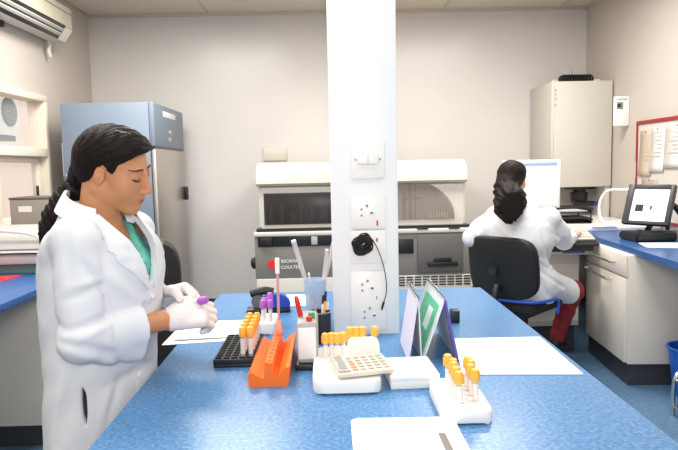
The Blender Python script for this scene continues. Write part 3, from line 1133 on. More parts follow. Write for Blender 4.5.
# ---------------------------------------------------------------- pin board
t = thing('pin_board', 'white pin board with red frame on the right wall', 'pin board', (XR, 4.21, .95))
bx((-.018, -.8, .02), (0, 1.05, .83)).build('board', M('board_white', (206, 199, 191), .5, spec=.3), t)
m = MB()
m.box((-.03, -.84, .815), (0, 1.07, .845), .003)
m.box((-.03, -.84, 0), (0, 1.07, .02), .003)
m.box((-.03, -.86, 0), (0, -.84, .845), .003)
fr = m.build('frame', REDDARK, t)
m = MB()
m.box((-.03, 1.05, .50), (0, 1.07, .815), .003)
m.box((-.03, 1.05, .02), (0, 1.07, .36), .003)
m.box((-.026, 1.052, .36), (0, 1.068, .50), .002)
m.build('frame_edge', REDDARK, t)
PC = M('pinned_paper', (196, 180, 160), .8)
PW = M('pinned_paper_white', (222, 216, 210), .8)
rr = random.Random(7)
for (x0, y0, x1, y1), mt, lab in (((640.5, 131, 651, 176), PC, 'tan paper sheet pinned at the left edge of the board'), ((651.5, 128, 664, 172), PW, 'creased paper sheet pinned next to the tan sheet'), ((666, 125, 690, 168), PW, 'large white printed sheet pinned at the right of the board'), ((642, 178, 657, 196), PC, 'small paper note pinned low on the board above the monitor')):
    a, b = at(x0, y0, X=XR - .02), at(x1, y1, X=XR - .02)
    t = thing('pinned_sheet', lab, 'paper', (XR - .0185, (a.y + b.y) / 2, b.z))
    h, hw = a.z - b.z, abs(a.y - b.y) / 2
    m = MB()
    n = 8
    m.rings([[(-.001 - .010 * (i / n) ** 2 - q, -hw, h * (1 - i / n)), (-.001 - .016 * (i / n) ** 2 - q, hw, h * (1 - i / n) * 1.0)][::1 if q == 0 else 1] for q in (0,) for i in range(n + 1)], cap=False, closed=False)
    sh = m.build('sheet', mt, t)
    md = sh.modifiers.new('thick', 'SOLIDIFY'); md.thickness = .0012; md.offset = 0
    m = MB()
    for k in range(7):
        z = h * (.88 - k * .09)
        f = (1 - z / h)
        m.box((-.0185 * f ** 2 - .004, -hw * .6, z), (-.0185 * f ** 2 - .0022, hw * rr.uniform(0, .7), z + .006))
    m.build('print', M('faded_print', (188, 176, 166), .8), t)
    MB().ell((-.008, 0, h - .012), (.006, .006, .006), seg=10).build('pin', REDP, t)

# ---------------------------------------------------------------- right monitor on its dark base
mc = at(649, 205, Y=4.25)
t = thing('monitor', 'tilted black monitor with printed page on screen at the right wall', 'monitor', (mc.x, 4.25, BZ))
TM = Matrix.Translation((0, 0, mc.z - BZ)) @ Matrix.Rotation(R(-50), 4, 'Z') @ Matrix.Rotation(R(-24), 4, 'X')
hw, hh = .158, .150
m = MB()
for lo, hi in (((-hw, -.02, -hh), (-hw + .045, .02, hh)), ((hw - .03, -.02, -hh), (hw, .02, hh)), ((-hw + .045, -.02, hh - .035), (hw - .03, .02, hh)), ((-hw + .045, -.02, -hh), (hw - .03, .02, -hh + .025))):
    m.box(lo, hi, .004, TM)
m.build('frame', BLACK, t)
bx((-hw + .02, 0, -hh + .015), (hw - .015, .045, hh - .02), .012, TM).build('back_shell', BLACK, t)
sc = bx((-hw + .043, -.012, -hh + .023), (hw - .028, -.004, hh - .033), 0, TM).build('screen', SCREENG, t)
bx((-.085, -.0135, -.055), (-.03, -.0122, -.002), 0, TM).build('dark_picture', SCREENK, sc)
bx((.015, -.0135, -.04), (.028, -.0122, -.008), 0, TM).build('dark_figure', SCREENK, sc)
m = MB()
rr = random.Random(9)
bx((-.085, -.0135, .075), (-.072, -.0122, .088), 0, TM).build('page_icon', SCREENT, sc)
for k in range(4):
    m.box((-.085, -.0135, .015 + k * .014), (-.085 + rr.uniform(.06, .15), -.0122, .021 + k * .014), 0, TM)
m.build('page_text', SCREENT, sc)
m = MB()
for k in range(4):
    m.box((-.02, -.0135, -.085 + k * .014), (rr.uniform(.0, .08), -.0122, -.080 + k * .014), 0, TM)
m.build('page_text', SCREENT, sc)
m = MB()
m.tube([(.03, .035, mc.z - BZ - .06), (.03, .04, .09), (.0, .03, .05)], .02, 10)
m.build('neck', BLACK, t)
m = MB()
m.prism([(-.14, 0), (.11, 0), (.11, .05), (.06, .062), (-.12, .075), (-.15, .05)], -.16, .13, 'yz')
bmesh.ops.bevel(m.bm, geom=list(m.bm.edges), offset=.012, segments=2, affect='EDGES')
m.build('base', BLACK, t)
bx((-.145, -.155, .03), (-.12, -.12, .09), .006).build('base_clip', BLACK, t)

def sheet(name, quad, z, mat, label, cat='paper', thick=.0025, curl=0.0, n=10):
    """paper lying on a bench: four corners (front left, front right, back right, back left)"""
    q = [Vector((p[0], p[1], 0)) for p in quad]
    c = sum(q, Vector()) / 4
    m = MB()
    top = []
    for i in range(n + 1):
        v = i / n
        a, b = q[0].lerp(q[3], v) - c, q[1].lerp(q[2], v) - c
        lift = curl * max(0, abs(v - .5) - .3) / .2
        top.append([(a.x, a.y, thick + lift), (b.x, b.y, thick + lift * .6), (b.x, b.y, lift * .6), (a.x, a.y, lift)])
    m.rings(top)
    return tag(m.build(name, mat, loc=(c.x, c.y, z), sharp=20), label, cat)

a, b, c_, d = at(626, 244, Z=BZ), at(667, 249, Z=BZ), at(678, 244.5, Z=BZ), at(640, 239, Z=BZ)
sheet('paper_sheet', [(2.04, 3.86), (2.28, 3.78), (2.34, 4.04), (2.10, 4.08)], BZ + .0005, PAPER, 'white paper sheet on the right worktop in front of the black monitor')
c0 = at(667, 246, Z=BZ)
t = thing('cup', 'small cream cup standing beside the black monitor', 'cup', (2.47, 4.22, BZ))
MB().lathe([(0, 0), (.034, 0), (.042, .075), (.039, .075), (.032, .006), (0, .006)]).build('body', CREAM, t)
bx((-.02, -.0, 0), (.09, .08, .07), .01).build('holder', LAMG, t)
p = at(672, 213, Y=4.5)
t = thing('telephone_handset', 'black telephone handset on a stand behind the right monitor', 'telephone', (p.x - .05, 4.5, BZ))
m = MB()
m.tube(smooth([(-.05, 0, p.z - BZ), (-.02, 0, p.z - BZ + .05), (.06, 0, p.z - BZ + .055), (.11, 0, p.z - BZ)]), .022, 10)
m.build('handset', BLACK, t)
MB().tube([(.03, .02, 0), (.03, .02, p.z - BZ + .05)], .016, 10).build('post', BLACK, t)
MB().lathe([(0, 0), (.07, 0), (.065, .02), (0, .022)], (.03, .02, 0)).build('base', BLACK, t)
sheet('paper_sheet', [(2.36, 3.62), (2.56, 3.66), (2.52, 3.9), (2.34, 3.86)], BZ + .0005, PAPER, 'white paper sheet on the right worktop at the edge of the photo')

# bin and step stool
bc = at(676, 375, Y=3.88)
t = thing('waste_bin', 'blue plastic waste bin under the right worktop', 'bin', (2.225, 3.64, 0))
MB().lathe([(0, 0), (.10, 0), (.135, .30), (.128, .30), (.096, .008), (0, .008)], seg=32).build('body', BINB, t)
MB().tube([(.137 * math.cos(u), .137 * math.sin(u), .30) for u in np.linspace(0, 2 * math.pi, 33)][:-1], .009, 8, closed=True).build('rim', BINB, t)
t = thing('step_stool', 'chrome framed step stool with grey tread beside the blue bin', 'stool', (2.085, 3.15, 0))
for yy in (.2, -.2):
    m = MB()
    m.tube(smooth([(-.14, yy, 0), (-.14, yy, .14), (-.13, yy, .22), (-.08, yy, .27), (0, yy, .28), (.2, yy, .28), (.33, yy, .27), (.36, yy, .2), (.36, yy, 0)]), .013, 10)
    m.build('side_frame', CHROME, t)
for xx, z in ((-.14, .06), (.36, .06)):
    MB().tube([(xx, -.2, z), (xx, .2, z)], .009, 8).build('crossbar', CHROME, t)
bx((-.12, -.19, .205), (.35, .19, .225), .006).build('tread', GREYL, t)
MB().tube([(-.13, -.2, .21), (-.13, .2, .21)], .009, 8).build('crossbar', CHROME, t)

# ---------------------------------------------------------------- left bench
LX = -1.43
m = MB().box((XL, .9, BZ - .04), (LX, 5.1, BZ), .006)
tag(m.build('worktop', BLUED, world=True), 'blue worktop along the left wall under the window', 'worktop')
t = thing('base_cabinet', 'cream base cabinet under the left worktop', 'cabinet', (-1.95, 4.1, 0))
O = Vector((-1.95, 4.1, 0))
bx(L((XL + .01, 3.17, .12)), L((LX - .06, 5.05, BZ - .04)), .004).build('body', LAMW, t)
bx(L((XL + .02, 3.19, 0)), L((LX - .09, 5.0, .12))).build('kick_board', KICK, t)

t = thing('laboratory_instrument', 'grey flatbed laboratory instrument with curved lid on the left worktop', 'instrument', (-2.0, 3.72, BZ))
O = Vector((-2.0, 3.72, BZ))
bx(L((-2.34, 3.42, BZ)), L((-1.60, 4.02, BZ + .055)), .006).build('base', TEALG, t)
bx(L((-2.35, 3.40, BZ + .055)), L((-1.59, 4.04, BZ + .125)), .012).build('body', GREYL, t)
bx(L((-2.33, 3.392, BZ + .115)), L((-1.61, 3.405, BZ + .122))).build('slot', SCREENK, t)
m = MB()
pr = [(3.46, BZ + .125), (3.50, BZ + .19), (3.60, BZ + .235), (3.78, BZ + .25), (3.92, BZ + .235), (3.98, BZ + .125)]
m.prism([(p[0] - O.y, p[1] - O.z) for p in pr], -2.32 - O.x, -1.64 - O.x, 'yz')
bmesh.ops.bevel(m.bm, geom=list(m.bm.edges), offset=.012, segments=2, affect='EDGES')
m.build('lid', GREYL, t)
m = MB()
m.tube(smooth([L((-2.33, 3.45, BZ + .235)), L((-2.0, 3.45, BZ + .25)), L((-1.70, 3.46, BZ + .225)), L((-1.63, 3.50, BZ + .15))]), .012, 8)
m.build('lid_rim', WHITED, t)
t = thing('box', 'grey carton with white label standing behind the curved instrument lid', 'box', (-2.02, 4.35, BZ))
bx((-.16, -.15, 0), (.16, .15, .385), .006).build('body', CARTON, t)
bx((-.10, -.153, .30), (-.01, -.149, .34)).build('label', LABELW, t)
bx((-.165, -.155, .385), (.165, .155, .40), .006).build('cover', M('carton_lid', (96, 90, 86), .6), t)
sheet('folder', [(-2.02, 3.16), (-1.73, 3.12), (-1.70, 3.36), (-2.0, 3.38)], BZ + .0005, M('red_folder', (222, 40, 44), .6), 'red folder lying on the left worktop before the grey instrument', 'folder', .004)
m = MB()
m.ell((0, 0, .016), (.045, .06, .022))
t = tag(m.build('computer_mouse', BLACK, loc=(-1.86, 3.25, BZ + .0048)), 'black computer mouse lying on the red folder', 'mouse')
for v in t.data.vertices:
    v.co.z = max(v.co.z, .004)
# ---------------------------------------------------------------- fittings on the pillar
def pl_at(px, py):
    return at(px, py, Y=py0)
def plate(x0, y0, x1, y1, label, name='wall_socket', cat='socket'):
    a, b = pl_at(x0, y0), pl_at(x1, y1)
    t = thing(name, label, cat, ((a.x + b.x) / 2, py0, (a.z + b.z) / 2))
    hw, hh = (b.x - a.x) / 2, (a.z - b.z) / 2
    bx((-hw, -.010, -hh), (hw, 0, hh), .004).build('cover_plate', WHITED, t)
    return t, hw, hh
t, hw, hh = plate(350, 143, 385, 178.5, 'white isolator switch plate, highest of the fittings on the pillar', 'switch', 'switch')
bx((-.034, -.022, -.012), (.034, -.008, .022), .005).build('rocker', WHITE, t)
bx((-.001, -.0228, -.011), (.001, -.0215, .021)).build('rocker_split', GREYL, t)
m = MB()
for sx in (-.040, .040):
    m.cyl((sx, -.0125, .004), (sx, -.008, .004), .0042, seg=10)
m.build('screw', GREYL, t)
def socket(t, ox, oz, red=True):
    hm = MB()
    hm.box((ox - .004 + .002, -.0112, oz + .012), (ox + .006, -.0095, oz + .021), .002)
    hm.cyl((ox - .016, -.0112, oz + .005), (ox - .016, -.0095, oz + .005), .0042, seg=10)
    hm.cyl((ox - .016, -.0112, oz - .015), (ox - .016, -.0095, oz - .015), .0042, seg=10)
    hm.build('pin_holes', SCREENT, t)
    sw = bx((ox + .008, -.0145, oz - .012), (ox + .024, -.0095, oz - .001), .002).build('rocker', WHITE, t)
    bx((ox + .012, -.0152, oz - .009), (ox + .021, -.0142, oz - .004), .001).build('rocker_mark', DARKM, sw)
t, hw, hh = plate(350, 195, 386, 228.5, 'white socket plate on the pillar just above the black cable coil')
socket(t, -.006, .004)
bx((.026, -.0118, -.046), (.032, -.0098, -.028), .001).build('neon_mark', REDP, t)
t, hw, hh = plate(350, 230.5, 386, 263, 'white socket plate on the pillar behind the black cable coil')
socket(t, -.006, .0)
bx((.026, -.0118, .018), (.032, -.0098, .030), .001).build('neon_mark', REDP, t)
t, hw, hh = plate(350, 271, 386.5, 329, 'tall white double socket plate lowest on the pillar')
socket(t, -.004, .05)
socket(t, .002, -.042)
bx((.026, -.0118, .004), (.029, -.0098, .016), .001).build('neon_mark', REDP, t)

# black cable coil with its loose end and plug
cc = pl_at(362, 244)
t = thing('cable_coil', 'tangled black cable coil hanging on the white pillar', 'cable', (cc.x, py0 - .012, cc.z))
m = MB()
rr = random.Random(12)
pts = []
for k in range(22):
    ra, rb, an = rr.uniform(.017, .038), rr.uniform(.012, .030), rr.uniform(0, math.pi)
    ox, oz, oy = rr.uniform(-.008, .008), rr.uniform(-.008, .008), rr.uniform(.003, .026)
    for j in range(9):
        q = 2 * math.pi * j / 9 + k * .7
        u, v = ra * math.cos(q), rb * math.sin(q)
        pts.append((ox + u * math.cos(an) - v * math.sin(an), -oy + .003 * math.sin(3 * q), oz + u * math.sin(an) + v * math.cos(an)))
m.tube(smooth(pts, 3), .0024, 6)
m.build('coil', BLACKR, t)
a = [pl_at(*p) - Vector((cc.x, py0, cc.z)) for p in ((366, 232), (374, 242), (381, 258), (385, 275), (386, 290), (383, 302))]
m = MB()
m.tube(smooth([(p.x, -.006, p.z) for p in a]), .0016, 6)
m.build('loose_end', BLACKR, t)
pe = a[-1]
MB().cyl((pe.x + .001, -.006, pe.z + .004), (pe.x - .006, -.006, pe.z - .022), .0042, .003, 10).build('plug', BLACK, t)

# ---------------------------------------------------------------- tubes
def make_tube(cap_mat, fluid, n=0, h=.075):
    """stoppered blood tube, base at z=0"""
    t = thing('test_tube', 'tube', 'test tube', (0, 0, 0))
    MB().lathe([(0, 0), (.004, .001), (.0062, .005), (.0066, .012), (.0066, h), (.0056, h), (.0056, .012), (0, .005)], seg=14).build('glass', GLASSY, t)
    if fluid:
        MB().lathe([(0, .006), (.005, .008), (.0054, .014), (.0054, h * .5), (0, h * .5)], seg=12).build('fluid', fluid, t)
    MB().lathe([(.0069, .018), (.0069, h - .012)], seg=14).rings([[(.0069 * math.cos(q), .0069 * math.sin(q), z) for q in np.linspace(0, 2 * math.pi, 14, endpoint=False)] for z in (h - .012, h - .0119)]).build('label', LABELW, t)
    MB().lathe([(0, h - .006), (.0106, h - .006), (.0114, h - .002), (.0114, h + .013), (.0096, h + .016), (.0092, h + .020), (.006, h + .022), (0, h + .022)], seg=16).build('stopper', cap_mat, t)
    return t
protos = {}
def put_tube(kind, cap, fluid, x, y, z, label, h=.075, tilt=(0, 0)):
    if kind not in protos:
        o = protos[kind] = make_tube(cap, fluid, h=h)
    else:
        o = copy_tree(protos[kind])
    o.location = (x, y, z)
    o.rotation_euler = (tilt[0], tilt[1], 0)
    o['label'] = label
    return o
ORD = ['nearest', 'second from the front', 'third from the front', 'fourth from the front', 'fifth from the front', 'sixth from the front']

def foam_rack(name, x0, x1, y0, y1, z0, h, label, wave=4, rz=0):
    t = thing(name, label, 'rack', ((x0 + x1) / 2, (y0 + y1) / 2, z0), rz)
    W, D = (x1 - x0) / 2, (y1 - y0) / 2
    n = 48
    ring = []
    for k in range(n):
        q = 2 * math.pi * k / n
        c, s = math.cos(q), math.sin(q)
        e = .28
        ring.append((W * math.copysign(abs(c) ** e, c), D * math.copysign(abs(s) ** e, s)))
    m = MB()
    rows = []
    for z, sc in ((0.002, .985), (.006, 1), (h - .008, 1), (h - .002, .985), (h, .95)):
        row = []
        for (u, v) in ring:
            zz = z
            if z < .004:
                zz = .0 + .004 * (0.5 + .5 * math.cos(u / W * math.pi * wave)) if v < -D * .9 else 0.0
            row.append((u * sc, v * sc, zz))
        rows.append(row)
    m.rings(rows)
    m.build('foam_block', FOAM, t)
    return t

# right foam rack with nine orange capped tubes
RZ = R(0)
t = foam_rack('foam_rack', .236, .348, 1.262, 1.48, BZ, .03, 'white foam rack of orange capped tubes at the right of the bench')
slots = []
for i in range(5):
    slots.append((.284 - i * .0005, 1.312 + i * .032, 'left', i, 5))
for i in range(4):
    slots.append((.322 - i * .0005, 1.328 + i * .030, 'right', i, 4))
for x, y, sd, i, n in slots:
    MB().cyl((x - .292, y - 1.371, .0302), (x - .292, y - 1.371, .0285), .0085, seg=12).build('hole', GREYL, t)
for x, y, sd, i, n in slots:
    put_tube('serum', CAPO, SERUM, x, y, BZ + .006, 'orange capped tube %s in the %s row of the right foam rack' % (ORD[i], sd), tilt=(R(rng_) if (rng_ := random.uniform(-3, 3)) else 0, R(random.uniform(-3, 3))))

# middle foam rack carrying the calculator
t = foam_rack('foam_rack', -.052, .124, 1.455, 1.76, BZ, .035, 'white foam rack in front of the pillar carrying the calculator', 3)
k = 0
for i, px_ in enumerate((325, 331.5, 337.5, 344)):
    q = at(px_, 344, Z=.99)
    put_tube('serum', CAPO, SERUM, q.x, 1.665 + .004 * (i % 2), BZ + .003, 'orange capped tube %s in the front row of the middle foam rack' % ('at the left end', 'second from the left', 'third from the left', 'at the right end')[i])
for i, px_ in enumerate((351, 357.5, 364, 377)):
    q = at(px_, 338, Z=.99)
    put_tube('serum', CAPO, SERUM, q.x, 1.725, BZ + .003, 'orange capped tube %s in the back row of the middle foam rack' % ('at the left end', 'second from the left', 'third from the left', 'at the right end')[i])

# calculator lying on the rack
t = thing('calculator', 'beige desk calculator lying across the middle foam rack', 'calculator', (.074, 1.532, BZ + .0375), R(13))
TT = Matrix.Rotation(R(5), 4, 'X')
bx((-.076, -.056, .006), (.072, .054, .020), .006, TT).build('body', BEIGEC, t)
bx((-.060, -.050, .0005), (.060, .03, .010), .003).build('underside', GREYM, t)
bx((-.073, -.050, .019), (-.040, .050, .025), .003, TT).build('display_bezel', GREYL, t)
bx((-.066, -.040, .024), (-.047, .040, .0262), .001, TT).build('display', M('lcd', (150, 154, 146), .2), t)
KEYR, KEYG = M('key_red', (232, 150, 120), .5), M('key_grey', (178, 172, 160), .5)
for i in range(5):
    for j in range(5):
        bx((-.034 + i * .0205, -.046 + j * .0185, .0195), (-.034 + i * .0205 + .0150, -.046 + j * .0185 + .0130, .0235), .002, TT).build('key', KEYR if i == 0 and j < 3 else KEYG, t)

# translucent card behind the calculator
t = foam = None
a, b = at(346.5, 337.5, Y=1.625), at(380, 360, Y=1.625)
m = MB()
W = (b.x - a.x) / 2
hgt = a.z - (BZ + .0355)
poly = [(-W, 0), (W, 0)] + [(W * (.55 + .42 * math.cos(q)) if q < 1.571 else W * (-.55 + .42 * math.cos(q)), hgt * .62 + hgt * .38 * math.sin(q)) for q in np.linspace(0, math.pi, 15)]
m.prism(poly, -.003, .003, 'xz')
tag(m.build('card', WHITED, loc=((a.x + b.x) / 2, 1.625, BZ + .0355)), 'rounded white card standing behind the calculator', 'card')

# white box right of the rack
t = thing('box', 'flat white box lying beside the calculator', 'box', (.203, 1.56, BZ), R(3))
bx((-.062, -.075, 0), (.062, .075, .026), .003).build('body', WHITE, t)
bx((-.0635, -.0765, .02), (.0635, .0765, .036), .004).build('lid', WHITE, t)

# ---------------------------------------------------------------- black tube rack with orange caps
bx0, bx1, by0, by1 = -.338, -.222, 1.69, 1.955
t = thing('tube_rack', 'black gridded tube rack on the bench before the gloved hands', 'rack', ((bx0 + bx1) / 2, (by0 + by1) / 2, BZ))
W, D = (bx1 - bx0) / 2, (by1 - by0) / 2
m = MB()
m.box((-W, -D, 0), (W, D, .010), .002)
for k in range(6):
    x = -W + k * (2 * W - .004) / 5
    m.box((x, -D, .009), (x + .004, D, .024), .001)
for k in range(12):
    y = -D + k * (2 * D - .004) / 11
    m.box((-W, y, .009), (W, y + .004, .024), .001)
m.build('grid', BLACK, t)
cx = [W - .0355 - .0012, W - .0135]
cell = (2 * W - .004) / 5
xs = [-W + .002 + cell * 3.5, -W + .002 + cell * 4.5]
celly = (2 * D - .004) / 11
for j, nm in enumerate(('left', 'right')):
    for i in range(5):
        x = (bx0 + bx1) / 2 + xs[j]
        y = (by0 + by1) / 2 - D + .002 + celly * (1.5 + i * 1.0 + (1 if False else 0)) + i * celly * .8
        put_tube('serum', CAPO, SERUM, x, y, BZ + .011, 'orange capped tube %s in the %s file of the black rack' % (ORD[i], nm))

# small foam rack with purple capped tubes
t = foam_rack('foam_rack', -.250, -.190, 2.02, 2.17, BZ, .04, 'small white foam rack behind the black tube rack', 2)
for x, y, lab in ((-.232, 2.05, 'purple capped tube nearest in the small foam rack behind the black rack'), (-.208, 2.05, 'purple capped tube at the right front of the small foam rack'), (-.232, 2.09, 'purple capped tube in the middle of the small foam rack'), (-.216, 2.13, 'tallest purple capped tube at the back of the small foam rack')):
    put_tube('edta', CAPP, BLOOD, x, y, BZ + (.026 if 'tallest' in lab else .018), lab)

# ---------------------------------------------------------------- orange rack and the tall tube
t = thing('tube_rack', 'bright orange ridged plastic rack next to the black rack', 'rack', (-.166, 1.69, BZ))
prof = [(-.052, 0), (.050, 0), (.055, .036), (.055, .050), (.046, .050), (.018, .024), (.0135, .024), (.011, .062), (-.008, .064), (-.012, .022), (-.016, .022), (-.045, .040), (-.052, .034)]
m = MB()
m.prism(prof, -.16, .17, 'xz')
m.build('body', ORANGEP, t)
OS = M('orange_hole', (206, 84, 18), .5)
for k in range(9):
    MB().cyl((.001, -.14 + k * .033, .0625), (.001, -.14 + k * .033, .0642), .006, seg=12).build('hole', OS, t)
q = at(277, 258, Y=1.80)
t = thing('tall_tube', 'tall narrow tube with red fluid standing upright in the orange rack', 'tube', (-.158, 1.80, BZ + .0645))
H_ = q.z - BZ - .0645
lean = q.x + .158
P = lambda z: (lean * z / H_, 0, z)
MB().tube([P(0.02), P(H_)], .0042, 12).build('glass', GLASSY, t)
MB().tube([P(0.02), P(H_ * .78)], .0036, 10).build('red_fluid', M('red_fluid', (200, 36, 46), .3), t)
MB().tube([P(H_ * .80), P(H_)], .0068, 12).build('top_sleeve', WHITE, t)
MB().tube([P(0), P(.008), P(.03), P(.042)], [.008, .0105, .0095, .006], 14).build('bulb', M('pink_rubber', (236, 168, 150), .5), t)

# ---------------------------------------------------------------- mixer with marker
t = thing('vortex_mixer', 'small grey white mixer box on black base left of the pillar', 'mixer', (-.068, 1.73, BZ))
bx((-.036, -.085, 0), (.032, .08, .018), .005).build('base', BLACK, t)
m = MB()
m.box((-.030, -.075, .016), (.028, .07, .135), .012)
m.build('housing', GREYL, t)
bx((-.026, -.078, .03), (.024, -.072, .12), .004).build('front_panel', WHITED, t)
MB().cyl((.012, -.03, .134), (.012, -.03, .150), .010, .009).build('green_button', GREENP, t)
MB().cyl((.006, -.058, .134), (.006, -.058, .146), .009, .008).build('red_button', REDP, t)
t = thing('marker', 'red marker leaning on the top of the grey mixer', 'marker', (-.088, 1.715, BZ + .139))
Tm = Matrix.Rotation(R(-12), 4, 'Y')
m = MB(); m.T = Tm
m.tube([(0, 0, -.002), (0, 0, .045)], .0075, 12)
m.build('cap', REDP, t)
m = MB(); m.T = Tm
m.tube([(0, 0, .045), (0, 0, .058)], [.0075, .0045], 12)
m.build('tip', REDP, t)

# pen cup with pens
t = thing('pen_cup', 'grey metal cup of pens between mixer and pillar', 'cup', (-.036, 1.925, BZ))
MB().lathe([(0, 0), (.033, 0), (.036, .10), (.034, .10), (.031, .004), (0, .004)]).build('body', DARKM, t)
MB().tube([(.036 * math.cos(u), .036 * math.sin(u), .10) for u in np.linspace(0, 2 * math.pi, 25)][:-1], .0025, 6, closed=True).build('rim', CHROME, t)
for dx, dy, tx, ty, L_, mt, cp, lab in ((.012, -.01, .020, -.004, .165, CAPO, BLACK, 'orange pen with black cap in the grey metal cup'), (.002, .012, .012, .014, .150, WHITE, BLACK, 'white pen with black end in the grey metal cup'), (-.010, -.004, -.018, .0, .14, GREYL, CHROME, 'grey pen leaning left in the grey metal cup'), (.018, .005, .026, .004, .128, BLUEP, WHITE, 'short blue pen in the grey metal cup')):
    t = thing('pen', lab, 'pen', (-.036 + dx * .5, 1.925 + dy * .5, BZ + .006))
    a, b = Vector((0, 0, .004)), Vector((tx - dx * .5, ty - dy * .5, L_ - .006))
    MB().tube([a, a.lerp(b, .8)], .0042, 10).build('barrel', mt, t)
    MB().tube([a.lerp(b, .8), b], [.0046, .004], 10).build('cap', cp, t)

# pale blue beaker with long pipettes
q = at(315, 279, Y=2.09)
hb = q.z - BZ
t = thing('beaker', 'pale blue plastic beaker behind the mixer holding long pipettes', 'beaker', (q.x - .0, 2.09, BZ))
bxx = q.x
MB().lathe([(0, 0), (.030, 0), (.040, hb), (.0385, hb), (.029, .003), (0, .003)]).build('body', BEAKER, t)
for (ax, ay), lab, bx_, r_ in (((293.5, 241), 'long clear pipette leaning left out of the pale blue beaker', .012, .0082), ((333.5, 244), 'long clear pipette leaning right out of the beaker against the pillar', -.014, .0075), ((327, 250), 'clear pipette standing nearly upright in the pale blue beaker', .004, .0058)):
    p = at(ax, ay, Y=2.065)
    t = thing('pipette', lab, 'pipette', (bxx + bx_, 2.09, BZ + .008))
    e = p - Vector((bxx + bx_, 2.09, BZ + .008))
    MB().tube([(0, 0, 0), e * .12, e * .93, e], [r_ * .4, r_, r_, r_ * 1.15], 12).build('barrel', GLASSY, t)
    MB().tube([e * .985, e * 1.01], r_ * 1.05, 12).build('end', WHITED, t)
a, b = at(309, 274, Y=2.09), at(318, 283, Y=2.09)
t = thing('stirring_rod', 'short white stirring rod crossing the beaker rim', 'rod', (bxx + .01, 2.085, BZ + .01))
e = Vector((a.x - bxx - .01, 0, a.z - BZ - .01))
MB().tube([(0, 0, 0), e], .0028, 8).build('rod', WHITE, t)
MB().ell(e, (.0045, .0045, .006), seg=10).build('tip', WHITE, t)

# ---------------------------------------------------------------- tape dispenser and loose sheets at the far end
t = thing('tape_dispenser', 'blue and black tape dispenser at the far end of the bench', 'tape dispenser', (-.245, 2.36, BZ), R(4))
bx((-.085, -.032, 0), (.085, .032, .018), .006).build('base', BLACK, t)
m = MB()
m.prism([(-.03, .016), (.082, .016), (.086, .04), (.06, .068), (.0, .072), (-.03, .05)], -.028, .028, 'xz')
bmesh.ops.bevel(m.bm, geom=list(m.bm.edges), offset=.006, segments=2, affect='EDGES')
m.build('body', BLUEP, t)
m = MB()
m.tube(smooth([(-.07, 0, .075), (-.02, 0, .085), (.02, 0, .078)]), [.016] * 13, 10)
m.build('handle', BLACK, t)
MB().cyl((-.04, -.02, .045), (-.04, .02, .045), .026).build('tape_roll', GREYD, t)
sheet('paper_sheet', [(-.27, 2.43), (-.07, 2.43), (-.08, 2.64), (-.26, 2.64)], BZ + .0005, PAPER, 'white paper sheet behind the blue tape dispenser at the far end of the bench', thick=.006)
tag(bx((.425, 2.11, BZ), (.455, 2.15, BZ + .045), .004).build('box', BLACK, world=True), 'small black box standing behind the tented calendar', 'box')

# paper under the gloved hands
sheet('paper_sheet', [(-.548, 1.93), (-.262, 1.965), (-.262, 2.21), (-.545, 2.215)], BZ + .0005, PAPER, 'lower white paper sheet on the bench under the gloved hands', thick=.002)
sheet('paper_sheet', [(-.520, 1.965), (-.268, 1.995), (-.270, 2.20), (-.53, 2.20)], BZ + .003, PAPER, 'upper white paper sheet lying on another below the gloved hands', thick=.003, curl=.004)
# sheets at the right edge
sheet('paper_sheet', [(.345, 1.575), (.660, 1.553), (.668, 1.905), (.394, 1.91)], BZ + .0005, PAPER, 'wide white paper sheet on the right edge of the blue bench', thick=.003)

# folded form at the front
t = thing('form', 'white paper form with dark grey bar at the front edge of the photo', 'paper', (.155, 1.157, BZ))
m = MB()
top = []
for i in range(13):
    v = i / 12
    y = -.13 + v * .27
    lf = .010 * math.exp(-((v - .93) / .08) ** 2)
    x0, x1 = -.118 + (.0 if v < .95 else .014), .112 - .004 * v
    top.append([(x0, y, .004 + lf), (x0 * .3, y, .004 + lf * .7), (x1 * .5, y, .004 + lf * .4), (x1, y, .004 + lf * .8), (x1, y, lf * .8), (x1 * .5, y, lf * .4), (x0 * .3, y, lf * .7), (x0, y, lf)])
m.rings(top)
m.build('sheet', PAPER, t, sharp=60)
a = [at(*p, Z=BZ + .007) - Vector((.155, 1.157, BZ)) for p in ((438, 432), (445, 432), (455, 452), (447, 452))]
m = MB()
m.rings([[(p.x, p.y, .0036) for p in a], [(p.x, p.y, .0052) for p in a]])
m.build('grey_bar', M('print_dark_grey', (118, 114, 112), .6), t)
m = MB()
for k in range(5):
    m.box((-.09, .075 - k * .03, .0036), (.05 - .02 * (k % 2), .077 - k * .03, .0044))
m.build('print', M('print_pale', (226, 226, 230), .8), t)

